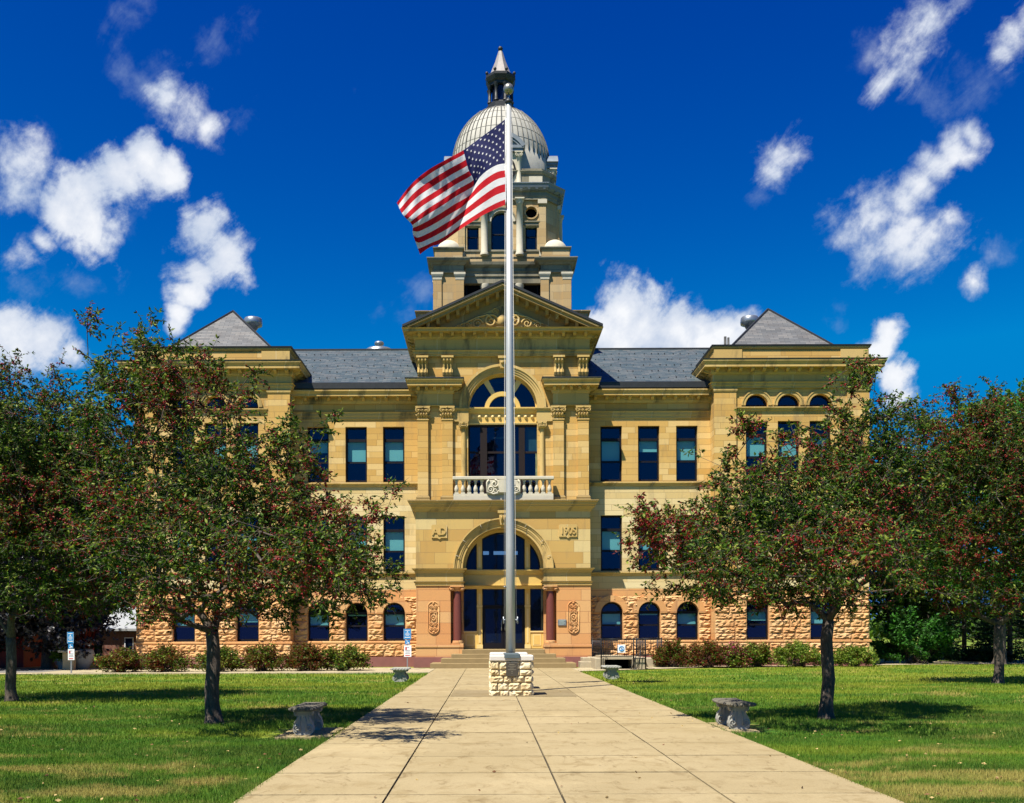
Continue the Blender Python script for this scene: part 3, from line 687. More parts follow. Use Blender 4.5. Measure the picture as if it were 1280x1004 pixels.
# ---- doorway screen inside the arch
YD = YL+.95; Kd = lambda py: ZC(py, YD); zl = .87
fd = lambda px: (px-VX+.3)*YD/FOC+.01
xL, xR = C-r_in-.02, C+r_in+.02
ds = MB()
zt_band, zb_band = Kd(713), Kd(736)
ds.box(xL, xR, YD, YD+.15, zb_band, zt_band, 0); ds.molding([(xL, YD), (xR, YD)], [(0,zt_band-.22),(.05,zt_band-.2),(.12,zt_band-.06),(.14,zt_band-.03),(.14,zt_band+.02),(0,zt_band+.03)], 0)
ds.molding([(xL, YD), (xR, YD)], [(0,zb_band-.02),(.05,zb_band),(.05,zb_band+.1),(.08,zb_band+.14),(0,zb_band+.16)], 1)
muls = [(fd(595.8), fd(602.4)), (fd(655.8), fd(662.3))]
for a, b in muls:
    ds.box(a, b, YD-.03, YD+.15, zl+.02, zb_band-.01, 0); m_ = (a+b)/2
    for z0, z1 in ((zl+.3, zb_band-1.0), (zb_band-.8, zb_band-.25)): ds.box(m_-.05, m_+.05, YD-.045, YD-.02, z0, z1, 1)
    ds.box(a-.02, b+.02, YD-.06, YD, zb_band-.9, zb_band-.84, 1); ds.box(a-.02, b+.02, YD-.05, YD, zl+.02, zl+.22, 1)
    hh = math.sqrt(max(0, r_in**2-(max(abs(a-C), abs(b-C)))**2)); ds.box(a, b, YD-.03, YD+.15, zt_band+.02, zsp+hh+.03, 0)
    ds.box(m_-.05, m_+.05, YD-.045, YD-.02, zt_band+.15, zsp+hh-.35, 1)
for a, b in ((xL, muls[0][0]), (muls[1][1], xR)):
    ds.box(a, b, YD, YD+.15, zl+.02, Kd(790), 0); ds.box(a+.12, b-.12, YD-.02, YD+.01, zl+.16, Kd(793), 1); ds.box(a+.18, b-.18, YD-.028, YD-.015, zl+.22, Kd(793)-.06, 0)
    ds.box(a, b, YD-.04, YD+.1, Kd(790)-.03, Kd(790)+.04, 1)
ds.archring(C, zsp, r_in-.13, r_in+.03, YD-.10, YD+.1, 0, N=36)
dso = part(ds, 'door_surround', [M['cream'], M['cream_hi']])
# glazing of the screen
dg = MB(); gb = MB()
N = 30; pts = [(C+(r_in-.1)*math.cos(PI*k/N), zsp+(r_in-.1)*math.sin(PI*k/N)) for k in range(N+1)]
dg.add([(x, YD+.08, max(z, zt_band)) for x, z in pts], [tuple(range(len(pts)))])
dg.quad((xL,YD+.08,Kd(790)),(muls[0][0],YD+.08,Kd(790)),(muls[0][0],YD+.08,zb_band),(xL,YD+.08,zb_band)); dg.quad((muls[1][1],YD+.08,Kd(790)),(xR,YD+.08,Kd(790)),(xR,YD+.08,zb_band),(muls[1][1],YD+.08,zb_band))
dg.quad((muls[0][1],YD+.09,Kd(757)),(muls[1][0],YD+.09,Kd(757)),(muls[1][0],YD+.09,zb_band),(muls[0][1],YD+.09,zb_band))
part(dg, 'fanlight_glass', M['glass_dark'], dso)
for px in (595.8, 602.4, 655.8, 662.3):
    x = fd(px); s_ = .05 if px in (602.4, 662.3) else -.05
    hh = math.sqrt(max(.01, (r_in-.15)**2-(x-C)**2)); gb.box(min(x, x+s_), max(x, x+s_), YD+.02, YD+.12, zt_band+.02, zsp+hh)
    gb.box(min(x, x+s_), max(x, x+s_), YD+.02, YD+.12, (zl if px in (602.4, 655.8) else Kd(790)), zb_band-.01)
gb.box(muls[0][1], muls[1][0], YD+.03, YD+.13, Kd(757)-.06, Kd(757)+.02); gb.box(C-.05, C+.05, YD+.03, YD+.13, Kd(757), zb_band); gb.archring(C, zsp, r_in-.19, r_in-.13, YD-.02, YD+.1, 0, N=36)
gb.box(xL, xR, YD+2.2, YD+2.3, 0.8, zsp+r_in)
part(gb, 'sash_bars', M['frame'], dso)
for s2 in (-1, 1):
    d = MB(); a, b = (muls[0][1]+.05, C-.008) if s2 < 0 else (C+.008, muls[1][0]-.05); z1 = Kd(757)-.07
    d.box(a, a+.1, YD+.06, YD+.12, zl+.03, z1); d.box(b-.1, b, YD+.06, YD+.12, zl+.03, z1); d.box(a+.1, b-.1, YD+.06, YD+.12, z1-.1, z1); d.box(a+.1, b-.1, YD+.06, YD+.12, zl+.03, zl+.3)
    do = part(d, 'door', M['frame']); g = MB(); g.quad((a+.1,YD+.09,zl+.3),(b-.1,YD+.09,zl+.3),(b-.1,YD+.09,z1-.1),(a+.1,YD+.09,z1-.1)); part(g, 'pane', M['glass_dark'], do)
    h = MB(); xx = C+s2*.09; h.tube([(xx,YD-.0,zl+.9),(xx,YD-.03,zl+1.0),(xx,YD-.03,zl+1.4),(xx,YD,zl+1.5)], .018, 6); part(h, 'handle', M['galv'], do)
# door lights seen through the fanlight: lit ceiling lamps
li = NT('lit ceiling lamp'); e = li.new('ShaderNodeEmission'); e.inputs[0].default_value = (.55,.85,1,1); e.inputs[1].default_value = 1.3; li.l.new(e.outputs[0], li.out.inputs[0])
lp = MB(); 
for a, b in ((603.5,611),(617,634),(641,648)): lp.box(fd(a), fd(b), YD+1.4, YD+1.6, Kd(690.5), Kd(686.3))
part(lp, 'ceiling_lamp', li.mat, dso)
# ---- steps
st = MB(); sw = [(537.5,720.5,46.1,0.0,.25),(551,707,46.6,.0,.47),(564,695,47.1,0,.66),(577.5,681,47.62,0,.87)]
tt = []
for a, b, y, z0, z1 in sw:
    s_ = MB(); st.bbox((a-VX)*y/FOC, (b-VX)*y/FOC, y, YD+.2, -.06, z1, .015)
part(st, 'front_steps', plain('worn tan stone steps', (.24,.175,.08), .85, var=.2, scale=3, bump=.25))
# ================= central block, upper storey
UX0, UX1 = C-4.13, C+4.13; Ku = lambda py: ZC(py, YU)
uz0 = zb+.01; uztop = Ku(424)
acx = C; azs = Ku(510.5); ar = 43.3*YU/FOC; aro = 54.3*YU/FOC; bz = Ku(596)
um = MB()
um.wall(UX0, UX1, uz0, uztop, YU, [(acx-ar, acx+ar, uz0, azs+ar, True)], .7, 0, 1)
for x in (UX0, UX1): um.quad((x,YU,uz0),(x,54,uz0),(x,54,uztop+.6),(x,YU,uztop+.6), 0)
fu = lambda px: (px-VX+.8)*YU/FOC
PIL = [(522.2,535.4),(552.6,566),(691,704.6),(722,735.6)]
zcap0, zcap1 = Ku(524.2), Ku(508.6)
for a, b in PIL:
    um.box(fu(a), fu(b), YU-.16, YU+.02, uz0+.3, zcap0, 0)
    xa, xb = fu(a), fu(b); pth = [(xa, YU), (xa, YU-.16), (xb, YU-.16), (xb, YU)]
    um.molding(pth, [(0,uz0),(.10,uz0),(.10,uz0+.12),(.06,uz0+.15),(.08,uz0+.22),(.03,uz0+.3),(0,uz0+.32)], 1)
    um.molding(pth, [(0,zcap0-.08),(.03,zcap0-.07),(.03,zcap0-.02),(0,zcap0)], 1)
part(um, 'upper_wall', [M['stone'], M['trim']])
def corinth(x0, x1, yf, yb, z0, z1, round_=False):
    m = MB(); w = x1-x0; cx = (x0+x1)/2; h = z1-z0
    m.prism([(x0+.02,z0),(x1-.02,z0),(x1+.02,z1-.1),(x0-.02,z1-.1)], yf+.03, yb, 0)
    m.prism([(x0-.09,z1-.1),(x1+.09,z1-.1),(x1+.11,z1-.01),(x0-.11,z1-.01)], yf-.09, yb, 0)
    for row, (zz_, k) in enumerate(((z0+h*.12, 4), (z0+h*.42, 3))):
        for i in range(k):
            x = x0+w*(i+.5)/k; m.tube([(x,yf+.02,zz_),(x,yf-.03,zz_+h*.2),(x,yf-.09,zz_+h*.27),(x,yf-.10,zz_+h*.2)], [.05,.06,.045,.02], 6)
    for s2 in (-1, 1):
        spiral(m, cx+s2*(w/2+.0), yf-.06, z1-.2, .10, 1.3, .033, PI/2, -s2); spiral(m, cx+s2*.08, yf-.05, z1-.2, .065, 1.2, .022, PI/2, s2)
        for dz in (.15, .45): m.tube([(cx+s2*(w/2-.02),yf+.08,z0+h*dz),(cx+s2*(w/2+.03),yf+.08,z0+h*(dz+.15)),(cx+s2*(w/2+.09),yf+.08,z0+h*(dz+.22))], [.05,.05,.03], 6)
    m.sphere((cx,yf-.09,z1-.07), .05, 0, 8, 5)
    return m
for a, b in PIL: part(corinth(fu(a), fu(b), YU-.16, YU, zcap0, zcap1), 'capital', M['trim'])
em = MB()
for a, b in ((522.0,566.4),(691,736)):
    xa, xb = fu(a), fu(b); ext = fu(575.5)-xb if a < 600 else 0; ext2 = xa-fu(683.5) if a > 600 else 0
    yb = YW if True else YU
    pth = [(xa, yb), (xa, YU-.18), (xb, YU-.18), (xb, YU)] if a < 600 else [(xa, YU), (xa, YU-.18), (xb, YU-.18), (xb, yb)]
    em.molding(pth, [(0,Ku(508.6)),(.04,Ku(508.6)),(.06,Ku(507.6)),(.0,Ku(507)),(.0,Ku(493)),(.04,Ku(492.6)),(.08,Ku(490)),(.08,Ku(485.2)),(.40,Ku(485.2)),(.40,Ku(485.4)),(.45,Ku(485.4)),(.45,Ku(482)),(.54,Ku(479)),(.54,Ku(477.2)),(0,Ku(476.6))])
    em.modillions(pth, .07, .36, Ku(489.6), Ku(485.15), .14, .5)
    em.molding(pth, [(0,Ku(477.3)),(.565,Ku(477.3)),(.565,Ku(475.9)),(0,Ku(475.9))], 1)
    em.quad((xa,YU-.18,Ku(476.65)),(xb,YU-.18,Ku(476.65)),(xb,YU,Ku(476.65)),(xa,YU,Ku(476.65)))
# inner impost blocks next to the arch (carried by the engaged columns)
for s2 in (-1, 1):
    a, b = sorted((acx+s2*ar, acx+s2*(fu(566.4)-acx)*-1)); pth = [(a, YU+.3), (a, YU-.05), (b, YU-.05), (b, YU+.3)] 
    em.molding(pth, [(0,Ku(527.5)),(.03,Ku(527.2)),(.03,Ku(514)),(.06,Ku(513.6)),(.12,Ku(511.5)),(.12,Ku(510.6)),(0,Ku(510.3))])
for r0, r1, d in ((ar, ar+.10, .03), (ar+.10, ar+.2, .07), (ar+.2, ar+.31, .11), (ar+.31, aro, .16)):
    em.archring(acx, azs+.01, r0, r1, YU-d, YU+.05, 0, N=36)
em.prism([(C-.11,Ku(462)),(C+.11,Ku(462)),(C+.17,Ku(450)),(C-.17,Ku(450))], YU-.30, YU, 0); em.box(C-.22, C+.22, YU-.34, YU, Ku(450), Ku(447), 0); em.sphere((C,YU-.31,Ku(455)), .1, 0, 10, 6)
# attic: architrave, frieze (block projects a little), main cornice
pth = [(UX0-.02, 54), (UX0-.02, YU-.02), (UX1+.02, YU-.02), (UX1+.02, 54)]
em.molding(pth, [(0,Ku(446.6)),(.18,Ku(446.6)),(.18,Ku(444.6)),(.22,Ku(444.2)),(.22,Ku(441.2)),(.28,Ku(439.6)),(.14,Ku(439.3)),(.14,Ku(425.4)),(.20,Ku(424.8)),(.24,Ku(423.5)),(.24,Ku(418.8)),(.62,Ku(418.8)),(.62,Ku(419)),(.68,Ku(419)),(.68,Ku(416.5)),(.76,Ku(415)),(0,Ku(414.8))])
em.modillions(pth, .23, .56, Ku(423.2), Ku(418.75), .15, .56)
for a, b in ((522.5,535),(553.8,566.3),(692.6,704.6),(722.6,735)):   # scroll consoles
    xa, xb = fu(a), fu(b); w = xb-xa; z0, z1 = Ku(475.6), Ku(446.8); h = z1-z0
    em.box(xa-.05, xb+.05, YU-.40, YU, z1-.1, z1-.005)
    prof = [(-.04,z0+.18),(-.18,z0+.2),(-.24,z0+h*.3),(-.19,z0+h*.45),(-.16,z0+h*.55),(-.22,z0+h*.7),(-.34,z0+h*.8),(-.36,z1-.14),(-.04,z1-.1)]
    vs = [(xa, YU+o, z) for o, z in prof]+[(xb, YU+o, z) for o, z in prof]; n = len(prof)
    em.add(vs, [tuple(range(n)), tuple(reversed(range(n, 2*n)))]+[(i+1, i, i+n, i+1+n) for i in range(n-1)])
    for i in range(3): x = xa+w*(i+.5)/3; em.tube([(x,YU-.17,z0+.22),(x,YU-.25,z0+h*.3),(x,YU-.20,z0+h*.5),(x,YU-.24,z0+h*.68),(x,YU-.36,z0+h*.8),(x,YU-.36,z1-.16)], .045, 6)
    em.box(xa+.0, xb-.0, YU-.16, YU, z0, z0+.18); em.box(xa-.03, xb+.03, YU-.2, YU, z0, z0+.07)
part(em, 'entablature', [M['trim'], M['lead']])
# pediment
pm = MB(); YF = YU-.10; zb_ = Ku(415)+.02; za_ = ZC(353.5, YU-.76); hwp = 4.85
tyz = zb_; pm.prism([(C-4.3,tyz),(C+4.3,tyz),(C,tyz+4.3*(za_-zb_)/hwp)], YF, 55.5, 0)
sl_ = math.atan2(za_-zb_, hwp)
rk = MB()
for s2 in (-1, 1):
    def rp(d, t, y): # d along the slope from eave, t perpendicular offset below top
        return (C+s2*(-hwp+d*math.cos(sl_)+t*math.sin(sl_)), y, zb_+d*math.sin(sl_)-t*math.cos(sl_))
    L = hwp/math.cos(sl_)
    prof = [(0,-.76),(.10,-.76),(.16,-.68),(.26,-.68),(.26,-.22),(.36,-.20),(.44,-.16),(.50,-.08),(.50,.0)]
    vs = [rp(-.02 if t < .01 else t*math.tan(sl_)*0, t, YU+o) for t, o in prof]+[(C, YU+o, zb_+L*math.sin(sl_)-t/math.cos(sl_)) for t, o in prof]
    # lower ends cut horizontally on the bed cornice
    vs2 = []
    for t, o in prof:
        d = t*math.cos(sl_)/math.sin(sl_); vs2.append(rp(min(d, L*.9), t, YU+o))
    n = len(prof); allv = vs2+vs[n:]
    rk.add(allv, [(i, i+1, i+1+n, i+n) if s2 > 0 else (i, i+n, i+1+n, i+1) for i in range(n-1)], 0)
    # modillions on the rake
    k = 9
    for i in range(k):
        d = L*(.13+.80*i/(k-1)); t0, t1 = .24, .52
        a = Vector(rp(d, t0, 0)); 
        x, z = a.x, a.z
        rk.add([(x-.08,YU-.60,z),(x+.08,YU-.60,z),(x+.08,YU-.14,z),(x-.08,YU-.14,z),(x-.08,YU-.46,z-.24),(x+.08,YU-.46,z-.24),(x+.08,YU-.14,z-.3),(x-.08,YU-.14,z-.3)],
               [(0,1,2,3),(7,6,5,4),(0,4,5,1),(1,5,6,2),(3,7,4,0)], 0)
    # inner sloping band
    p0, p1 = rp(1.5, .60, YU-.18), (C, YU-.18, zb_+L*math.sin(sl_)-.60/math.cos(sl_)); q0, q1 = rp(2.2, .86, YU-.18), (C, YU-.18, zb_+L*math.sin(sl_)-.86/math.cos(sl_))
    # roof covering
    e0 = (C-s2*(hwp+.03), YU-.80, zb_-.0); e1 = (C, YU-.80, za_+.02); th = .12
    rk.add([e0, (e0[0], 56.5, e0[2]), (C, 56.5, e1[2]), e1, (e0[0], e0[1], e0[2]+th), (e0[0], 56.5, e0[2]+th), (C, 56.5, e1[2]+th), (C, e1[1], e1[2]+th)],
           [(4,5,6,7),(0,4,7,3),(0,1,5,4),(0,3,2,1)], 1)
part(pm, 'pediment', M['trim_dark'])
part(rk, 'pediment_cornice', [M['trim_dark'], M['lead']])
cv = MB(); yy = YF-.05; zz0 = zb_+.03   # carved scrolls of the tympanum
cv.prism([(C-2.6,zz0),(C+2.6,zz0),(C,zz0+1.25)], YF-.03, YF+.01, 0)
for s2 in (-1, 1):
    for dx, dz, r in ((.55,.42,.36),(1.22,.30,.27),(1.75,.20,.18),(2.15,.14,.12),(.35,.9,.17)):
        spiral(cv, C+s2*dx, yy-.04, zz0+dz, r, 1.6, r*.2, PI if s2 > 0 else 0, -s2); spiral(cv, C+s2*(dx+.1), yy, zz0+dz*.8, r*.6, 1.1, r*.15, 0, s2)
    cv.tube([(C+s2*.1,yy,zz0+.1),(C+s2*.7,yy-.03,zz0+.75),(C+s2*1.2,yy-.03,zz0+.62),(C+s2*1.8,yy,zz0+.38),(C+s2*2.4,yy,zz0+.1)], [.07,.08,.06,.05,.03], 6)
cv.sphere((C,yy,zz0+.42), .26, 0, 14, 9, 1.25); cv.tube([(C-.3,yy-.1,zz0+.05),(C,yy-.18,zz0+.02),(C+.3,yy-.1,zz0+.05)], .08, 6); cv.tube([(C,yy,zz0+.7),(C,yy,zz0+1.15)], [.1,.03], 6)
part(cv, 'tympanum_carving', M['trim'])
# ---- great window
YG = YU+.38; Kg = lambda py: ZC(py, YG); fg = lambda px: (px-VX+.8)*YG/FOC+.0
gw = MB()
zt1, zt0 = Kg(510.5), Kg(531)
gw.box(acx-ar-.02, acx+ar+.02, YG-.05, YG+.1, zt0, zt1, 0)
gw.molding([(acx-ar-.02, YG-.05), (acx+ar+.02, YG-.05)], [(0,zt1-.28),(.06,zt1-.26),(.14,zt1-.1),(.18,zt1-.06),(.18,zt1),(0,zt1+.02)], 0)
gw.molding([(acx-ar-.02, YG-.05), (acx+ar+.02, YG-.05)], [(0,zt0-.02),(.06,zt0-.01),(.08,zt0+.06),(0,zt0+.08)], 1)
for i in range(10): gw.sphere((acx-ar*.86+ar*1.72*i/9, YG-.08, (zt0+zt1)/2-.04), .085, 1, 8, 5)
gw.archring(acx, azs, .68, .90, YG-.08, YG+.08, 0, N=28); gw.archring(acx, azs, ar-.07, ar+.02, YG-.08, YG+.08, 0, N=36)
for a in (60, 120):
    aa = R(a); p0 = Vector((math.cos(aa), math.sin(aa))); pn = Vector((-p0.y, p0.x)); s0 = p0*.88; s1 = p0*(ar-.04); w0, w1 = .10, .14
    gw.prism([(acx+s0.x-pn.x*w0, azs+s0.y-pn.y*w0), (acx+s1.x-pn.x*w1, azs+s1.y-pn.y*w1), (acx+s1.x+pn.x*w1, azs+s1.y+pn.y*w1), (acx+s0.x+pn.x*w0, azs+s0.y+pn.y*w0)], YG-.06, YG+.07, 1)
gwo = part(gw, 'great_window', [M['cream'], M['cream_hi']])
gd = MB(); N = 30; pts = [(acx+(ar-.05)*math.cos(PI*k/N), azs+(ar-.05)*math.sin(PI*k/N)) for k in range(N+1)]
gd.add([(x, YG+.05, z) for x, z in pts], [tuple(range(len(pts)))])
gd.quad((acx-ar,YG+.05,uz0+.2),(acx+ar,YG+.05,uz0+.2),(acx+ar,YG+.05,zt0),(acx-ar,YG+.05,zt0)); part(gd, 'pane', M['glass'], gwo)
gf = MB()
for a, b in ((585.5,587.5),(600.3,608.8),(648.5,656),(671.5,673.8)): gf.box(fg(a), fg(b), YG-.04, YG+.1, uz0+.2, zt0-.003, 0)
gf.box(acx-ar, acx+ar, YG-.0, YG+.09, zt0-.12, zt0-.02, 0); gf.box(fg(587.5), fg(672), YG+.0, YG+.085, Kg(567), Kg(564.5), 0)
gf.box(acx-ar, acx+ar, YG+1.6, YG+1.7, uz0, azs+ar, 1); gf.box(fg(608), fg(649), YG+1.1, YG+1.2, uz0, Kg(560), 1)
part(gf, 'sash_bars', [M['brownframe'], M['dark']], gwo)
wb = MB(); wb.quad((fg(657),YG+.2,Kg(565)),(fg(671),YG+.2,Kg(565)),(fg(671),YG+.2,zt0),(fg(657),YG+.2,zt0)); wb.box(fg(616), fg(632), YG+.6, YG+.8, Kg(545), Kg(543.6)); part(wb, 'blind', M['room'], gwo)
for s2, (a, b) in ((-1, (576.5,582.8)), (1, (674.2,681))):
    x = (fu(a)+fu(b))/2; r = .13; y = YU-.02; z1 = Ku(537); c_ = MB(); c_.lathe([(r*1.3,uz0),(r*1.3,uz0+.1),(r,uz0+.16),(r,uz0+1.5),(r*.9,z1)], x, y, 14)
    c = part(c_, 'engaged_column', M['trim']); m = corinth(x-r, x+r, y-r, y+.1, z1, Ku(527.6)); part(m, 'capital', M['trim'], c)
# ---- balustrade
YBal = YL+.05; Kb = lambda py: ZC(py, YBal); fb_ = lambda px: (px-VX+.55)*YBal/FOC
bx0, bx1 = fb_(567), fb_(691.5); bl = MB(); z0 = uz0
bl.box(bx0, bx1, YBal-.14, YBal+.16, z0, Kb(620)); bl.box(bx0, bx1, YBal-.10, YBal+.12, Kb(620)-.0, Kb(617.6)); bl.bbox(bx0-.04, bx1+.04, YBal-.16, YBal+.18, Kb(600), Kb(596), .02)
bal = part(bl, 'balustrade', M['white'])
bp = MB(); zb0, zb1 = Kb(617.6), Kb(600); hh = zb1-zb0
for dx in ((0),):
    bp.box(-.1, .1, -.1, .1, 0, .07); bp.box(-.09, .09, -.09, .09, hh-.06, hh); bp.lathe([(.055,.07),(.075,.1),(.105,.2),(.10,.28),(.055,.42),(.045,.48),(.07,.51),(.05,.54),(.075,.6),(.08,hh-.06)], 0, 0, 12)
bproto = bp.build('baluster', M['white'], bal, wpos=False)
k = 0
for px in (570.8,578.8,586.6,594.6,602.4,655.2,663.2,671,679,687):
    o = bproto if k == 0 else bproto.copy()
    if k: COL.objects.link(o); o.parent = bal
    o.location = Vector((fb_(px), YBal+.01, zb0)); 
    o.location -= (bal.location+base); k += 1
ct = MB(); cx = fb_(629.3); zc = Kb(609)
ct.bbox(fb_(608.5), fb_(650.5), YBal-.2, YBal+.1, Kb(618.4), Kb(601), .02); ct.prism([(cx-.2,zc-.3),(cx+.2,zc-.3),(cx+.26,zc+.05),(cx+.2,zc+.32),(cx-.2,zc+.32),(cx-.26,zc+.05)], YBal-.32, YBal-.1)
for s2 in (-1, 1):
    spiral(ct, cx+s2*.42, YBal-.24, zc+.12, .2, 1.5, .05, PI/2, s2); spiral(ct, cx+s2*.62, YBal-.23, zc-.15, .18, 1.5, .045, -PI/2, -s2); spiral(ct, cx+s2*.38, YBal-.24, zc-.2, .14, 1.2, .04, 0, s2)
    ct.tube([(cx+s2*.25,YBal-.25,zc-.34),(cx+s2*.5,YBal-.25,zc-.38),(cx+s2*.8,YBal-.22,zc-.25),(cx+s2*.8,YBal-.22,zc+.2),(cx+s2*.7,YBal-.22,zc+.32)], .045, 6)
part(ct, 'cartouche', M['white'], bal)
# attic block either side behind the pediment
ab = MB(); TC = .90
ab.box(TC-4.75, TC+4.75, 55.2, 65, 14, ZC(391.5,55.2), 0); ab.molding([(TC-4.75,65),(TC-4.75,55.2),(TC+4.75,55.2),(TC+4.75,65)], [(0,ZC(392,55.2)),(.1,ZC(391.5,55.2)),(.14,ZC(390,55.2)),(.14,ZC(389,55.2)),(-.5,ZC(388.6,55.2))], 1)
ab.quad((TC-4.6,55.3,ZC(389,55.2)),(TC+4.6,55.3,ZC(389,55.2)),(TC+4.6,65,ZC(389,55.2)),(TC-4.6,65,ZC(389,55.2)), 1)
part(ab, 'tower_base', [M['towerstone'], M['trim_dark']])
# ================= TOWER
YT = 56.2; YTC = 60.1; Kt = lambda py: ZC(py, YT)+.0
ft = lambda d, Y=YT: d*Y/FOC        # pixels to metres at a distance
HT = YTC-YT                         # 3.9 half size at the piers
tw = MB(); zt0 = 18.0
cor = 1.72
def sides(fn):                       # run a builder for the four faces of the tower, returns list of transforms
    for k in range(4):
        a = k*PI/2; fn(lambda x, y, z, a=a: (TC+(x)*math.cos(a)-(y)*math.sin(a), YTC+(x)*math.sin(a)+(y)*math.cos(a), z))
class RMB(MB):                       # builder in tower coordinates (front face at y=-HT), repeated on four sides
    pass
def spin(mb, src):
    for k in range(4):
        a = k*PI/2; ca, sa = math.cos(a), math.sin(a)
        n = len(mb.v); mb.v += [(TC+x*ca-y*sa, YTC+x*sa+y*ca, z) for x, y, z in src.v]
        for f in src.f: mb.f.append([n+i for i in f])
        mb.m += src.m; mb.sm += src.sm
F = MB()
zc0, zc1 = Kt(350), Kt(341); ze1 = Kt(327.5); zk = Kt(324.3)
for s2 in (-1, 1):
    xo, xi = s2*HT, s2*(HT-cor); a, b = sorted((xo, xi))
    F.box(a+.05, b-.05, -HT+.06, -HT+.5, zt0, ze1, 0)
    for p0, p1 in ((a, a+.46), (b-.46, b)):
        F.box(p0, p1, -HT-.02, -HT+.3, zt0, zc0, 0)
        F.molding([(p0, -HT+.2), (p0, -HT-.02), (p1, -HT-.02), (p1, -HT+.2)], [(0,zc0),(.02,zc0+.02),(.03,zc0+.16),(.07,zc0+.22),(.10,zc0+.3),(.10,zc1),(0,zc1)], 2)
pth = []
yi = -HT+.55
pth = [(-HT, -HT+.0), (-HT+cor, -HT), (-HT+cor, yi), (HT-cor, yi), (HT-cor, -HT), (HT, -HT)]
pth = [(-HT, -HT)]+pth[1:-1]+[(HT, -HT)]
F.molding(pth[1:-1], [(0,Kt(350)),(0,Kt(342)),(.06,Kt(341.5)),(.06,Kt(337)),(.12,Kt(336)),(.02,Kt(335.4)),(.02,Kt(331)),(.10,Kt(330)),(.22,Kt(328)),(.26,Kt(324.6)),(0,Kt(324))], 1, caps=False)
F.quad((-HT+cor,yi,Kt(350)),(HT-cor,yi,Kt(350)),(HT-cor,-HT+.9,Kt(350)),(-HT+cor,-HT+.9,Kt(350)), 1)
# pier cornices (each pier wraps its corner: done per face with mitred end)
for s2 in (-1, 1):
    prof = [(0,zc1),(.04,zc1),(.04,Kt(338)),(0,Kt(337.4)),(0,Kt(331.6)),(.08,Kt(331)),(.16,Kt(329)),(.30,Kt(327.6)),(.36,Kt(325)),(.36,Kt(324)),(0,Kt(323.4))]
    m = len(prof)
    if s2 < 0: xs_ = [lambda o: -HT-o, lambda o: -HT+cor+o]
    else: xs_ = [lambda o: HT-cor-o, lambda o: HT+o]
    vs = [(xs_[0](o), -HT-o, z) for o, z in prof]+[(xs_[1](o), -HT-o, z) for o, z in prof]
    F.add(vs, [(k, k+m, k+m+1, k+1) for k in range(m-1)], 1)
    # inner return of the pier cornice
    xf = (lambda o: -HT+cor+o) if s2 < 0 else (lambda o: HT-cor-o)
    vs = [(xf(o), -HT-o, z) for o, z in prof]+[(xf(o), yi+.05, z) for o, z in prof]
    F.add(vs, [(k, k+m, k+m+1, k+1) if s2 < 0 else (k, k+1, k+m+1, k+m) for k in range(m-1)], 1)
    # attic pedestal and little dome
    pa, pb = (-HT+.1, -HT+cor-.06) if s2 < 0 else (HT-cor+.06, HT-.1)
# lower windows behind
wy = yi+.35; zw = Kt(350)
F.box(-HT+cor, HT-cor, yi+.02, yi+.4, zt0, Kt(395), 0)
F.box(ft(-17), ft(17), yi+.05, wy+.1, zt0, zw, 0)
for s2 in (-1, 1): 
    x = s2*ft(21.3); F.lathe([(.19,zt0),(.19,zw-.42),(.22,zw-.4),(.24,zw-.3),(.30,zw-.1),(.30,zw)], x, yi+.25, 14, 2)
# parapet between piers
F.box(-HT+cor-.1, HT-cor+.1, yi+.15, yi+.6, Kt(324.2), Kt(318.6), 2); F.molding([(-HT+cor-.4, yi+.15), (HT-cor+.4, yi+.15)], [(0,Kt(318.6)),(.05,Kt(318.4)),(.09,Kt(316.5)),(.09,Kt(315.8)),(-.6,Kt(315.6))], 1)
spin(tw, F)
for sx in (-1, 1):
    for sy in (-1, 1):
        cx = TC+sx*(HT-cor/2); cy = YTC+sy*(HT-cor/2); h = cor/2-.07
        tw.box(cx-h, cx+h, cy-h, cy+h, Kt(323.4), Kt(311), 0); pp = [(cx-h,cy-h),(cx+h,cy-h),(cx+h,cy+h),(cx-h,cy+h)]
        tw.molding(pp, [(0,Kt(311.5)),(.06,Kt(311)),(.10,Kt(309.6)),(.10,Kt(308.6)),(-.7,Kt(307.8))], 1, closed=True)
        tw.molding(pp, [(.06,Kt(323.5)),(.06,Kt(321.5)),(0,Kt(321))], 1, closed=True)
        tw.lathe([(.72*math.cos(PI/2*k/8)+.001, Kt(308.3)+.66*math.sin(PI/2*k/8)) for k in range(9)], cx, cy, 24, 2)
tw.box(TC-HT+.9, TC+HT-.9, YTC-HT+.9, YTC+HT-.9, zt0, Kt(315.7), 3)
tower = part(tw, 'tower', [M['towerstone'], M['towertrim'], M['white'], M['dark']])
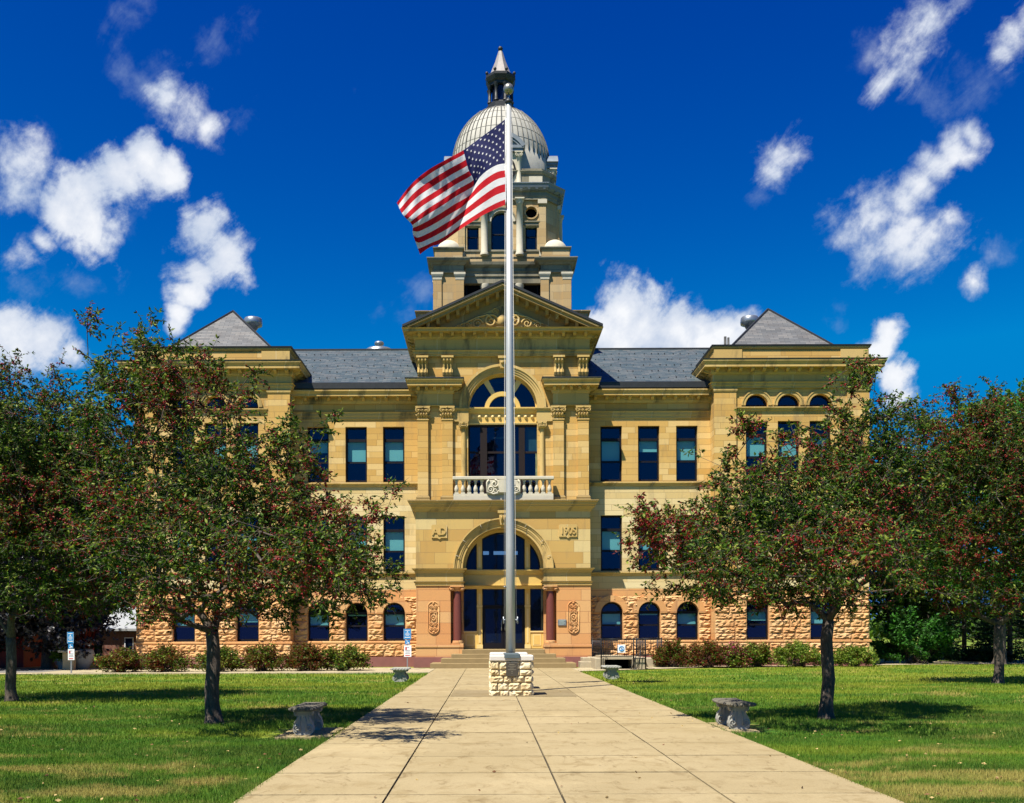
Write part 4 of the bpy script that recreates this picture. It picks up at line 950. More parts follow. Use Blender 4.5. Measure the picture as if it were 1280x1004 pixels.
def tower_windows(name, rects, y, parent, mat='glass'):
    for k in range(4):
        a = k*PI/2; ca, sa = math.cos(a), math.sin(a)
        for r in rects:
            m = MB(); x0, x1, z0, z1 = r[:4]; ar_ = len(r) > 4
            tr = lambda x, yy, z: (TC+x*ca-yy*sa, YTC+x*sa+yy*ca, z)
            fw = .08
            for (p, q, zz0, zz1) in ((x0, x0+fw, z0, z1), (x1-fw, x1, z0, z1), (x0, x1, z0, z0+fw), (x0, x1, (z0*2+z1*3)/5-.03, (z0*2+z1*3)/5+.03)):
                vs = [tr(X_, Y_, Z_) for Z_ in (zz0, zz1) for X_, Y_ in ((p,y-.05),(q,y-.05),(q,y+.03),(p,y+.03))]
                m.add(vs, [(0,1,5,4),(1,2,6,5),(3,0,4,7),(4,5,6,7)], 0)
            top = z1+((x1-x0)/2 if ar_ else 0)
            pts = [(x0,z0),(x1,z0)]+([((x0+x1)/2+(x1-x0)/2*math.cos(PI*j/12), z1+(x1-x0)/2*math.sin(PI*j/12)) for j in range(13)] if ar_ else [(x1,z1),(x0,z1)])
            w = m.build('window', [M['frame']], parent)
            w['label'] = name
            if parent is tower or True:
                m2 = MB(); m2.add([tr(px_, y, pz_) for px_, pz_ in pts], [tuple(range(len(pts)))]); 
                w.data.materials.append(M[mat]); me = w.data
            # merge glass in the same window mesh as a second material
            m.add(m2.v, m2.f, 1); me2 = bpy.data.meshes.new('window'); me2.from_pydata(m.v, [], m.f); me2.materials.append(M['frame']); me2.materials.append(M[mat]); me2.polygons.foreach_set('material_index', m.m)
            w.data = me2
tower_windows('tower window above the pediment', [(ft(-46), ft(-26), zt0+1.6, zw-.003), (ft(26), ft(46), zt0+1.6, zw-.003)], yi+.38, tower)
# ---- belfry stage: square with chamfered corners
HB = 3.25; CH = .75; YBf = YTC-HB; Kf = lambda py: ZC(py, YBf); gt = lambda d: d*YBf/FOC
bf = MB(); F = MB(); zb0 = Kt(315.6); zb1 = Kf(240.5)
W_ = HB-CH
holes = [(gt(-43.5), gt(-29), Kf(313), Kf(283.2)), (gt(29.5), gt(44), Kf(313), Kf(283.2)), (gt(-13.5), gt(13.5), Kf(313), Kf(277.5)+gt(13.5), True),
         (gt(36.8-7.3), gt(36.8+7.3), Kf(273.3), Kf(258.7)), (gt(-36.8-7.3), gt(-36.8+7.3), Kf(273.3), Kf(258.7))]
F.wall(-W_, W_, zb0-.3, zb1, -HB, holes, .35, 0, 2)
F.quad((W_,-HB,zb0-.3),(HB,-W_,zb0-.3),(HB,-W_,zb1),(W_,-HB,zb1), 0)
for s2 in (-1, 1):
    cx = s2*gt(36.8); zc = Kf(266); N = 16; r = gt(7.3)       # round window: fill corners of the square opening
    for k in range(N):
        a, b = 2*PI*k/N, 2*PI*(k+1)/N; q = (math.floor((k+.5)/(N/4)))*PI/2+PI/4; c_ = (cx+r*math.copysign(1, math.cos(q)), zc+r*math.copysign(1, math.sin(q)))
        F.add([(cx+r*.98*math.cos(a),-HB-.004,zc+r*.98*math.sin(a)),(cx+r*.98*math.cos(b),-HB-.004,zc+r*.98*math.sin(b)),(c_[0],-HB-.004,c_[1])], [(0,2,1)], 0)
    F.archring(cx, zc, r*.98, r*1.22, -HB-.06, -HB+.3, 0, 0, 2*PI, 24)
    F.quad((cx-r,-HB+.3,zc-r),(cx+r,-HB+.3,zc-r),(cx+r,-HB+.3,zc+r),(cx-r,-HB+.3,zc+r), 3)
    x = s2*gt(22); F.lathe([(.24,zb0),(.24,zb0+.12),(.20,zb0+.2),(.20,zb0+1.4),(.175,Kf(258)),(.2,Kf(257.8)),(.19,Kf(256.5)),(.27,Kf(252.6))], x, -HB-.20, 16, 2); F.box(x-.27, x+.27, -HB-.47, -HB, Kf(252.6), Kf(251), 2)
    a, b = sorted((s2*gt(46.3), s2*gt(57))); b = min(b, W_+.02) if s2 > 0 else b; a = max(a, -W_-.02) if s2 < 0 else a
    F.box(a, b, -HB-.10, -HB+.02, zb0, Kf(256), 0); F.box(a-.06, b+.06, -HB-.18, -HB+.02, Kf(256), Kf(251), 2); F.box(a, b, -HB-.12, -HB+.02, zb0, zb0+.3, 2)
    F.molding([(s2*gt(36.8)-gt(10.5), -HB), (s2*gt(36.8)+gt(10.5), -HB)], [(0,Kf(282.8)),(.06,Kf(282.5)),(.06,Kf(279.5)),(.12,Kf(278.6)),(.12,Kf(277.4)),(0,Kf(277.2))], 1)
F.archring(0, Kf(277.5), gt(13.5), gt(16.5), -HB-.07, -HB, 2, N=20); F.archring(0, Kf(277.5), gt(16.5), gt(18), -HB-.12, -HB, 1, N=20)
spin(bf, F)
oct_ = []
for k in range(4):
    a = k*PI/2; ca, sa = math.cos(a), math.sin(a)
    for x, y in ((-W_,-HB),(W_,-HB)): oct_.append((TC+x*ca-y*sa, YTC+x*sa+y*ca))
bf.molding(oct_, [(0,Kf(251)),(.12,Kf(251)),(.12,Kf(247)),(.15,Kf(246.5)),(.12,Kf(241.5)),(.16,Kf(240.8)),(.05,Kf(240.5))], 1, closed=True)
bf.molding(oct_, [(.05,Kf(240.6)),(.22,Kf(240.2)),(.32,Kf(238.4)),(.36,Kf(237.6)),(.40,Kf(234.6)),(.44,Kf(233)),(.44,Kf(232.2)),(0,Kf(231.6))], 4, closed=True)
opath = oct_+[oct_[0]]
bf.modillions(opath, .15, .34, Kf(240.9), Kf(237.2), .14, .45, 4)
bf.molding(oct_, [(-.4,Kf(313)),(-.02,Kf(313)),(.06,Kf(312.8)),(.06,Kf(315)),(0,Kf(315.5))], 1, closed=True)
bf.box(TC-2.3, TC+2.3, YTC-2.3, YTC+2.3, zb0-.2, zb1, 3)
bf.add([(x, y, Kf(231.7)) for x, y in oct_], [tuple(range(8))], 4)
belfry = part(bf, 'belfry', [M['towerstone'], M['towertrim'], M['white'], M['dark'], M['copper']])
tower_windows('belfry window', [(gt(-43.5), gt(-29), Kf(313), Kf(283.2)), (gt(29.5), gt(44), Kf(313), Kf(283.2)), (gt(-13.5), gt(13.5), Kf(313), Kf(277.5), 1)], -HB+.25, belfry)
# ---- clock stage and dome
HCk = 3.1; ZD = ZC(212, YTC-HCk); zcs = Kf(231.8); hc = lambda py: ZC(py, YTC-HCk); ht = lambda d: d*(YTC-HCk)/FOC
dm = MB(); F = MB(); Wc = HCk-.8
F.quad((-Wc,-HCk,zcs-.1),(Wc,-HCk,zcs-.1),(Wc,-HCk,hc(211)),(-Wc,-HCk,hc(211)), 1); F.quad((Wc,-HCk,zcs-.1),(HCk,-Wc,zcs-.1),(HCk,-Wc,hc(211)),(Wc,-HCk,hc(211)), 1)
for s2 in (-1, 1):
    a, b = sorted((s2*ht(32), s2*ht(53))); b2 = b; F.box(a+.1, b-.1, -HCk-.03, -HCk+.1, hc(229), hc(221), 2)
    # clock dormer columns and pediment
    x = s2*ht(21.5); F.lathe([(.17,hc(232)),(.17,hc(230)),(.135,hc(229)),(.125,hc(200)),(.15,hc(199)),(.2,hc(192.5))], x, -HCk-.0, 14, 2); spiral(F, x-s2*.12, -HCk-.2, hc(195.5), .09, 1.3, .03, PI/2, 1, 2); spiral(F, x+s2*.12, -HCk-.2, hc(195.5), .09, 1.3, .03, PI/2, -1, 2)
    F.box(x-.24, x+.24, -HCk-.22, -HCk+.2, hc(192.4), hc(191), 2); F.box(x-.2, x+.2, -HCk-.18, -HCk+.3, hc(233), hc(230.5), 2)
xx = ht(26.5); F.box(-xx+.1, xx-.1, -HCk-.02, -HCk+1.7, zcs, hc(191.2), 2)
F.box(-xx, xx, -HCk-.2, -HCk+1.8, hc(191), hc(187.5), 4); F.box(-xx-.06, xx+.06, -HCk-.26, -HCk+1.9, hc(187.5), hc(184), 4)
rs = 1.55; segc = hc(184)-.75; aa0 = math.asin(.75/rs)                     # segmental pediment
for r0, r1, y0, mi in ((rs-.22, rs, -HCk-.28, 4), (rs-.34, rs-.22, -HCk-.22, 4)): F.archring(0, segc, r0, r1, y0, -HCk+2.1, mi, aa0, PI-aa0, 20)
pts = [( (rs-.3)*math.cos(aa0+(PI-2*aa0)*k/16), segc+(rs-.3)*math.sin(aa0+(PI-2*aa0)*k/16)) for k in range(17)]; F.prism(pts, -HCk-.1, -HCk+2, 4)
spin(dm, F)
oc2 = []
for k in range(4):
    a = k*PI/2; ca, sa = math.cos(a), math.sin(a)
    for x, y in ((-Wc,-HCk),(Wc,-HCk)): oc2.append((TC+x*ca-y*sa, YTC+x*sa+y*ca))
for (a, b, c_) in ((hc(218), hc(214), .12), (hc(232), hc(229.5), .08)):
    dm.molding(oc2, [(0,a),(c_*.6,a+.02),(c_,b-.05),(c_,b),(0,b+.02)], 1, closed=True)
dm.add([(x, y, hc(213.6)) for x, y in oc2], [tuple(range(8))], 1)
# ribbed dome
Rd = 61.0*YTC/FOC; zd0 = ZC(213, YTC); zd1 = ZC(141, YTC); prof = []
for k in range(15):
    t = k/14; a = t*R(79); prof.append((Rd*math.cos(a), zd0+(zd1-zd0)*math.sin(a)/math.sin(R(79))*1.0))
dm.lathe([(Rd+.02,hc(213.8)),(Rd+.02,zd0-.02)]+prof, TC, YTC, 56, 0, True)
dome = part(dm, 'dome', [M['dome'], M['towertrim'], M['white'], M['dark'], M['copper']])
rb = MB()
for k in range(56):
    a = 2*PI*k/56; big = k % 7 == 0
    rb.tube([(TC+(r+.02)*math.cos(a), YTC+(r+.02)*math.sin(a), z) for r, z in prof[:(15 if k % 2 == 0 else 11)]], .045 if big else .028, 4, 0)
for t in (2,4,6,8,10,12):
    r, z = prof[t]; rb.tube([(TC+(r+.004)*math.cos(a), YTC+(r+.004)*math.sin(a), z) for a in [2*PI*j/56 for j in range(57)]], .012, 4, 0, caps=False)
part(rb, 'dome_seams', plain('grey dome seams', (.11,.11,.10), .7), dome)
for k in range(4):   # clock faces
    a = k*PI/2; ca, sa = math.cos(a), math.sin(a); m = MB(); rcl = ht(16.5); zc = hc(212.5); tr = lambda x, y, z: (TC+x*ca-y*sa, YTC+x*sa+y*ca, z)
    s_ = MB(); yk = -HCk-.06; n = 32
    s_.prism([(rcl*math.cos(2*PI*j/n), zc+rcl*math.sin(2*PI*j/n)) for j in range(n)], yk, yk+.06, 0)
    s_.archring(0, zc, rcl*.93, rcl*1.06, yk-.05, yk+.02, 1, 0, 2*PI, 32); s_.archring(0, zc, rcl*.60, rcl*.64, yk-.012, yk, 1, 0, 2*PI, 32)
    for j in range(12):
        g = 2*PI*j/12; c1, s1 = math.cos(g), math.sin(g); w = .045
        p = [(rcl*q*c1-w*e*s1, zc+rcl*q*s1+w*e*c1) for q, e in ((.66,-1),(.9,-1),(.9,1),(.66,1))]; s_.prism(p, yk-.014, yk, 1)
    for g, l, w in ((R(60), .5, .04), (R(-30), .75, .028)):
        c1, s1 = math.cos(g), math.sin(g); p = [(rcl*q*c1-w*e*s1, zc+rcl*q*s1+w*e*c1) for q, e in ((-.1,-1),(l,-1),(l,1),(-.1,1))]; s_.prism(p, yk-.03, yk-.016, 1)
    m.v = [tr(*v) for v in s_.v]; m.f = s_.f; m.m = s_.m; m.sm = s_.sm
    part(m, 'clock_face', [M['white'], M['frame']], dome)
# lantern and spire
ln = MB(); Kc = lambda py: ZC(py, YTC)-.09; YQ = YTC; s = YTC/FOC
def ngon(r, z, n=8, off=PI/8): return [(TC+r*math.cos(off+2*PI*k/n), YQ+r*math.sin(off+2*PI*k/n), z) for k in range(n)]
def stackn(mb, prof, n=8, mi=0):
    vs = []; 
    for r, z in prof: vs += ngon(r, z, n)
    m = len(prof); fs = [(i*n+k, i*n+(k+1) % n, (i+1)*n+(k+1) % n, (i+1)*n+k) for i in range(m-1) for k in range(n)]; fs += [tuple(reversed(range(n))), tuple(range((m-1)*n, m*n))]
    mb.add(vs, fs, mi)
stackn(ln, [(21*s,Kc(144)),(20*s,Kc(140)),(18.8*s,Kc(139)),(18.8*s,Kc(136)),(17*s,Kc(135)),(17*s,Kc(132.5)),(14.5*s,Kc(132)),(14.0*s,Kc(130))])
stackn(ln, [(11.5*s,Kc(131)),(11.5*s,Kc(108))], mi=1)
stackn(ln, [(15*s,Kc(109)),(15.5*s,Kc(106)),(17.5*s,Kc(104.5)),(19.8*s,Kc(100)),(19.8*s,Kc(97)),(15*s,Kc(95.8))])
for k in range(8):
    a = PI/8+2*PI*k/8; x = TC+14.8*s*math.cos(a); y = YQ+14.8*s*math.sin(a); ln.lathe([(.14,Kc(131)),(.14,Kc(129.5)),(.10,Kc(129)),(.09,Kc(114)),(.12,Kc(113)),(.17,Kc(109))], x, y, 10)
    ln.sphere((TC+18.5*s*math.cos(a), YQ+18.5*s*math.sin(a), Kc(94)), .1, 0, 8, 5)
lo = part(ln, 'lantern', [M['lead'], M['glass_dark']])
sp = MB(); stackn(sp, [(15*s,Kc(95.8)),(13.6*s,Kc(93)),(7.5*s,Kc(78)),(2.6*s,Kc(63))]); part(sp, 'spire', M['spire'])
fn = MB(); fn.sphere((TC,YQ,Kc(59.6)), .15, 0, 14, 9); fn.lathe([(.13,Kc(64)),(.08,Kc(62.5)),(.07,Kc(61))], TC, YQ, 10); part(fn, 'finial', M['lead'])
# ================================================================== THE GROUND
def G(px, py):                        # a ground point seen at this pixel
    u = px-VX; v = VY-py; uu = u+v*ROLL; vv = v-u*ROLL; Y = EYE*FOC/(-vv); return uu*Y/FOC, Y
def grassmat(blade=False):
    t = NT('mown lawn grass' if not blade else 'grass blades')
    p = t.pos()
    if blade:
        g = t.new('ShaderNodeNewGeometry'); p = g.outputs['Position']
    x, y, z = t.sep(p); p2 = t.comb(x, y, 0)
    n1 = t.math('ADD', t.noise(t.comb(t.math('MULTIPLY', x, .35), y, 0), .42, 5, .65), t.smooth(y, 14, 34, -.055, .075)); n2 = t.noise(p2, 2.3, 5, .65, .4); n3 = t.noise(p2, 45, 4, .7); n4 = t.noise(t.comb(t.math('MULTIPLY', x, .3), y, 0), 6, 3, .6)
    c = t.ramp(n1, [(.38,(.010,.080,.003)),(.46,(.030,.150,.006)),(.54,(.11,.21,.010)),(.62,(.24,.28,.022))])
    c = t.mix(t.smooth(n4, .4, .65, 0, .45), c, (.17,.24,.02)); c = t.mix(t.smooth(n2, .55, .75, 0, .5), c, (.12,.14,.02))
    # dry patches, more of them close to the camera
    near = t.smooth(y, 10.2, 14.5, 1, 0); dry = t.smooth(t.math('ADD', t.noise(t.comb(t.math('MULTIPLY', x, .5), y, 3), 1.1, 5, .6, .5), t.math('MULTIPLY', near, .10)), .57, .68)
    for (cx_, cy_, rx_, ry_) in ((4.9, 10.1, 1.3, .55), (6.3, 10.9, 1.6, .5), (-3.9, 10.2, 1.0, .45), (-3.1, 10.9, .5, .4), (7.2, 9.6, 1.2, .5), (-5.4, 9.9, .8, .3)):
        e_ = t.math('SQRT', t.math('ADD', t.math('POWER', t.math('ABSOLUTE', t.math('DIVIDE', t.math('SUBTRACT', x, cx_), rx_)), 2.0), t.math('POWER', t.math('ABSOLUTE', t.math('DIVIDE', t.math('SUBTRACT', y, cy_), ry_)), 2.0)))
        dry = t.math('MAXIMUM', dry, t.smooth(t.math('ADD', e_, t.math('MULTIPLY', n2, 1.6)), 1.25, 1.9, 1, 0))
    c = t.mix(t.math('MULTIPLY', dry, .9), c, (.38,.31,.09))
    if blade:
        oi = t.noise(p2, 160, 1); c = t.mix(t.smooth(oi, .35, .65, 0, .35), c, (.28,.33,.06))
        tr = t.new('ShaderNodeBsdfTranslucent'); t.l.new(c, tr.inputs[0]); m = t.new('ShaderNodeMixShader'); m.inputs[0].default_value = .3
        t.l.new(t.bs.outputs[0], m.inputs[1]); t.l.new(tr.outputs[0], m.inputs[2]); t.l.new(m.outputs[0], t.out.inputs[0])
    else:
        c = t.mix(t.smooth(n3, .35, .7, 0, .5), c, (.02,.05,.005)); t.bump(t.math('ADD', n3, n2), .8, .05)
    return t.fin(c, .65, 0, .25)
M['grass'] = grassmat(); M['blade'] = grassmat(True)
g = MB(); nx, ny = 2, 2
g.quad((-600,-60,-.02),(600,-60,-.02),(600,1500,-.02),(-600,1500,-.02))
tag(g.build('ground', M['grass']), kind='structure')
def concmat(name, c0, c1, stain=.6):
    t = NT(name); p = t.pos(); x, y, z = t.sep(p)
    big = t.noise(p, .45, 4, .6, .5); med = t.noise(p, 2.2, 6, .7, .6); fine = t.noise(p, 60, 4, .75)
    c = t.mix(t.smooth(big, .3, .7), c0, c1); c = t.mix(t.smooth(med, .50, .68, 0, stain), c, tuple(q*.68 for q in (c0[0], c0[1]*.90, c0[2]*.72)))
    st2 = t.noise(t.comb(x, t.math('MULTIPLY', y, .35), 5), 3.5, 7, .72, 1.2); c = t.mix(t.smooth(st2, .53, .68, 0, .7), c, tuple(q*.48 for q in (c0[0], c0[1]*.85, c0[2]*.65)))
    st3 = t.noise(t.comb(x, y, 9), .9, 5, .7, .8); c = t.mix(t.smooth(st3, .52, .70, 0, .45), c, tuple(min(1, q*1.25) for q in c1))
    jy = t.math('ABSOLUTE', t.math('SUBTRACT', t.math('FRACT', t.math('DIVIDE', t.math('SUBTRACT', y, 9.78), 1.53)), .5)); c = t.mix(t.math('MULTIPLY', t.smooth(jy, .46, .5), t.smooth(st2, .35, .6, .1, .6)), c, tuple(q*.45 for q in c0))
    sl_ = t.new('ShaderNodeTexWhiteNoise', noise_dimensions='2D'); t.l.new(t.comb(t.math('FLOOR', t.math('DIVIDE', t.math('SUBTRACT', x, .72), 1.57)), t.math('FLOOR', t.math('DIVIDE', t.math('SUBTRACT', y, 9.78), 1.53))), sl_.inputs[0])
    c = t.mix(t.smooth(sl_.outputs[0], 0, 1, 0, .22), c, tuple(q*.7 for q in c0))
    c = t.mix(t.smooth(fine, .4, .75, 0, .5), c, tuple(q*.5 for q in c0)); sp = t.new('ShaderNodeTexVoronoi'); t.l.new(p, sp.inputs['Vector']); sp.inputs['Scale'].default_value = 2.6
    c = t.mix(t.smooth(sp.outputs['Distance'], .02, .06, .8, 0), c, (.07,.055,.035))
    t.bump(fine, .35, .004); return t.fin(c, .9, 0, .2)
M['conc'] = concmat('old tan concrete', (.315,.25,.135), (.36,.29,.165)); M['conc_l'] = concmat('pale concrete', (.37,.315,.20), (.42,.36,.24), .3)
M['joint'] = plain('dark joint soil', (.035,.028,.018), .95, var=.4); M['asphalt'] = plain('grey parking asphalt', (.17,.16,.145), .9, var=.25, scale=2)
XJ = [-2.42, -.99, .72, 2.29, 3.88]
random.seed(3)
pa = MB(); pa.quad((-2.43,2,.004),(3.89,2,.004),(3.89,46.3,.004),(-2.43,46.3,.004), 1)
ys = []; y = 9.78-1.53*4
while y < 46.1: ys.append(y); y += 1.53
ys[-1] = 46.15
for j in range(len(ys)-1):
    for i in range(4):
        x0, x1 = XJ[i]+.011, XJ[i+1]-.011; y0, y1 = ys[j]+.010, ys[j+1]-.010; zt = .024+random.uniform(-.003, .003)
        if j % 2: y0 += .0; 
        jit = lambda: random.uniform(-.004, .004)
        pa.add([(x0+jit(),y0+jit(),.0),(x1+jit(),y0+jit(),.0),(x1+jit(),y1,.0),(x0+jit(),y1,.0),(x0,y0,zt),(x1,y0,zt),(x1,y1,zt),(x0,y1,zt)], [(4,5,6,7),(0,1,5,4),(1,2,6,5),(2,3,7,6),(3,0,4,7)], 0)
tag(pa.build('path', [M['conc'], M['joint']]), kind='structure')
dk = MB(); dk.quad((-.95,25.1,.029),(2.26,25.1,.029),(2.26,27.9,.029),(-.95,27.9,.029)); tag(dk.build('path_patch', concmat('grey concrete patch', (.22,.17,.09), (.25,.20,.115), .5)), kind='structure')
wk = MB()
def poly(mb, pts, z, mi=0): mb.add([(x, y, z) for x, y in pts], [tuple(range(len(pts)))], mi)
poly(wk, [(-2.45,41.6),(-2.45,46.2),(-4.0,47.7),(-19,48.8),(-30,48.5),(-30,41.9),(-20,41.3)], .012)
poly(wk, [(3.9,42.4),(10,46.6),(19,49.3),(40,52.5),(40,56.5),(19.2,56.5),(18.9,49.5),(5.2,47.7),(3.9,46.2)], .012)
wk.box(-19, -2.45, 41.3, 41.45, -.02, .03)
tag(wk.build('walkway', M['conc_l']), kind='structure')
pk = MB(); poly(pk, [(-29.9,41.6),(-19.5,43.0),(-19.5,48.5),(-23,56),(-70,66),(-120,60),(-120,40)], .016); tag(pk.build('parking_road', M['asphalt']), kind='structure')
for s_, x0, yb in ((-1, -3.35, 15.2), (1, 3.9, 15.9)):
    b = MB(); b.box(x0+(.05 if s_ < 0 else .0), x0+(.9 if s_ < 0 else .5), yb+.15, yb+1.75, -.02, .018); tag(b.build('bench_pad', M['conc']), kind='structure')
# grass: blades as real geometry, thinning with distance
def grass_field():
    r = np.random.default_rng(4); V = []; 
    def area(n, y0, y1, h, w, xmax):
        y = y0+(y1-y0)*r.random(n)**1.0; x = (r.random(n)*2-1)*xmax(y)+.6
        keep = (x < -2.46-.03*np.sin(y*5)-.02*np.sin(y*17)) | (x > 3.90+.03*np.sin(y*4)+.02*np.sin(y*19))
        keep |= (((x > -2.62) & (x < -2.36)) | ((x > 3.83) & (x < 4.05))) & (r.random(n) < .65)
        keep &= y < np.where(x < 0, 41.2, 42.2+np.clip((x-4)*.42, 0, 8))
        keep &= ~((x > -3.6) & (x < -2.45) & (y > 15.3) & (y < 17.2) & (r.random(n) > .03)); keep &= ~((x < 4.8) & (x > 3.9) & (y > 16.0) & (y < 17.9) & (r.random(n) > .03))
        x = x[keep]; y = y[keep]; m = len(x); edge = (np.minimum(abs(x+2.46), abs(x-3.9)) < .18)
        hh = h*(.55+.8*r.random(m))*np.where(edge, 1.5, 1)*(1+.5*np.sin(x*1.3+1)*np.sin(y*1.1)); a = r.random(m)*2*PI; ww = w*(.6+.8*r.random(m)); la = r.random(m)*2*PI; ln_ = hh*r.random(m)*.9
        z0 = np.full(m, -.02)
        p0 = np.stack([x-np.cos(a)*ww, y-np.sin(a)*ww, z0], 1); p1 = np.stack([x+np.cos(a)*ww, y+np.sin(a)*ww, z0], 1); p2 = np.stack([x+np.cos(la)*ln_, y+np.sin(la)*ln_, z0+hh+.02], 1)
        V.append(np.stack([p0, p1, p2], 1).reshape(-1, 3))
    area(230000, 9.0, 15, .030, .0045, lambda y: y*.56); area(150000, 15, 22, .034, .007, lambda y: y*.56); area(110000, 22, 33, .045, .012, lambda y: y*.56); area(60000, 33, 52, .05, .018, lambda y: y*.56)
    v = np.concatenate(V).astype(np.float32); n = len(v)//3; me = bpy.data.meshes.new('grass'); me.vertices.add(len(v)); me.vertices.foreach_set('co', v.ravel())
    me.loops.add(3*n); me.loops.foreach_set('vertex_index', np.arange(3*n, dtype=np.int32)); me.polygons.add(n); me.polygons.foreach_set('loop_start', np.arange(n, dtype=np.int32)*3); me.polygons.foreach_set('loop_total', np.full(n, 3, dtype=np.int32))
    me.materials.append(M['blade']); me.update(); me.validate(); o = bpy.data.objects.new('grass', me); COL.objects.link(o)
    tag(o, 'mown green lawn grass on both sides of the concrete path', 'grass', kind='stuff')
grass_field()
def fallen():
    r = np.random.default_rng(8); n = 800; y = 9.2+26*r.random(n)**1.5; x = (r.random(n)*2-1)*y*.56+.6; onp = (x > -2.4) & (x < 3.8); k = ~onp | (r.random(n) < .16); x, y = x[k], y[k]; onp = onp[k]; n = len(x)
    z = np.where(onp, .032, .012); C_ = np.stack([x, y, z], 1); a = r.random(n)*2*PI; D_ = np.stack([np.cos(a), np.sin(a), .12*r.random(n)], 1)
    V, F = leaves(C_, D_, .05, r, .0, .55); mats = [plain('dry straw leaf', (.42,.30,.12), .8), plain('brown fallen leaf', (.16,.07,.03), .8)]
    o = rawmesh('fallen_leaves', V, F, mats, np.repeat((r.random(n) < .35).astype(int), 4), None); tag(o, 'small dry leaves fallen on the lawn and the concrete path', 'leaves', kind='stuff')
# ================================================================== FLAG AND POLE
FY = 27.0; FX = G(639.5, 871)[0]; PX_ = P(638.2, 819, FY)[0]
cap = plain('white painted cap stone', (.55,.52,.48), .7, var=.1, scale=5, bump=.2)
def limemat():
    t = NT('cream rock faced limestone'); p = t.pos(); n = t.noise(p, 2.5, 4); n2 = t.noise(p, 30, 5, .7)
    c = t.ramp(n, [(.3,(.50,.38,.20)),(.5,(.66,.56,.36)),(.7,(.72,.66,.50))]); c = t.mix(t.smooth(n2, .45, .8, 0, .4), c, (.36,.21,.08)); t.bump(n2, .7, .02); return t.fin(c, .9, 0, .15)
M['lime'] = limemat(); M['mortar'] = plain('dark mortar', (.26,.19,.10), .95, var=.3)
def stone_block_base(x0, x1, y0, y1, zt, capz, name_root):
    core = MB(); core.box(x0+.03, x1-.03, y0+.03, y1-.03, -.02, zt); part_(core, 'mortar_core', M['mortar'], name_root)
    s = MB(); rr = random.Random(int(y0*10))
    def face(ax, c, a0, a1, out):
        z = .0
        for h in (.15,.19,.17,.15,.21):
            h = h*zt/.87; a = a0
            while a < a1-.02:
                w = rr.uniform(.16, .36); w = a1-a if a1-(a+w) < .13 else w; n = 5; vs = []
                for j in range(5):
                    for i in range(n+1):
                        u, v = i/n, j/4; e = (0 if i in (0, n) or j in (0, 4) else 1); g_ = .008
                        q = c-out*(-.0+.0)+out*(0.0)+out*(e*rr.uniform(.012, .065)); aa = a+u*w+(g_ if i == 0 else -g_ if i == n else 0); zz = z+v*h+(g_ if j == 0 else -g_ if j == 4 else 0)
                        if not e: q = c
                        vs.append((aa, q, zz) if ax == 'x' else (q, aa, zz))
                fs = [(j*(n+1)+i, j*(n+1)+i+1, (j+1)*(n+1)+i+1, (j+1)*(n+1)+i) for j in range(4) for i in range(n)]
                s.add(vs, fs); a += w
            z += h
    face('x', y0+.01, x0, x1, -1); face('x', y1-.01, x0, x1, 1); face('y', x0+.01, y0, y1, -1); face('y', x1-.01, y0, y1, 1)
    part_(s, 'stonework', M['lime'], name_root); c_ = MB(); c_.bbox(x0-.03, x1+.04, y0-.04, y1+.04, zt, capz, .025); part_(c_, 'cap', cap, name_root)
def part_(mb, name, mats, parent, label=None):
    o = mb.build(name, mats, parent)
    if label: o['label'] = label
    return o
pb = empty('stone_pier', (FX, 25.8, 0)); tag(pb, 'cream stone pier with white cap and dark plaque in front of the flagpole', 'stone pier')
stone_block_base(FX-.53, FX+.53, 25.4, 26.3, .91, 1.06, pb)
b = MB(); b.bbox(FX-.14, FX+.16, 25.335, 25.365, .52, .88, .008); pq_ = part_(b, 'plaque', plain('dark grey plaque', (.085,.075,.06), .45, .4), pb)
b = MB(); 
for i, w in enumerate((.07,.10,.05,.10,.02,.015)): b.box(FX+.01-w, FX+.01+w, 25.329, 25.338, .82-i*.045, .835-i*.045)
part_(b, 'plaque_text', plain('worn plaque lettering', (.24,.22,.17), .5, .3), pq_)
b = empty('stone_pier', (FX, 28.9, 0)); tag(b, 'low cream stone pier with white cap hidden behind the front pier', 'stone pier'); stone_block_base(FX-.52, FX+.50, 28.3, 29.4, .93, 1.07, b)
fp = empty('flagpole', (PX_, FY, 0)); tag(fp, 'tall silver metal flagpole with a ball on top rising behind the stone pier', 'flagpole')
px0, py0 = PX_, FY; zt = P(634, 128, FY)[1]; m = MB(); m.tube([(px0,py0,0),(px0,py0,4),(px0,py0,9),(px0+.0,py0,zt)], [.134,.125,.102,.066], 20)
alu = plain('brushed silver aluminium', (.46,.47,.46), .50, .45, .5, .08, 12); part_(m, 'pole', alu, fp)
m = MB(); m.bbox(px0-.20, px0+.20, 25.33, 26.84, 1.062, 1.10, .01); m.bbox(px0-.20, px0+.20, 25.315, 25.345, .985, 1.10, .008); part_(m, 'base_bracket', plain('blue grey steel', (.12,.16,.18), .5, .5), fp)
m = MB(); m.sphere((px0,py0,zt+.36), .145, 0, 18, 11); m.tube([(px0,py0,zt),(px0,py0,zt+.24)], .03, 8); part_(m, 'ball', plain('dull bronze ball', (.30,.29,.25), .35, .7), fp)
m = MB(); m.lathe([(.062,zt-.05),(.10,zt-.03),(.10,zt+.05),(.05,zt+.07)], px0, py0, 14); part_(m, 'pulley_collar', M['lead'], fp)
rope = plain('white rope', (.5,.5,.48), .8); m = MB()
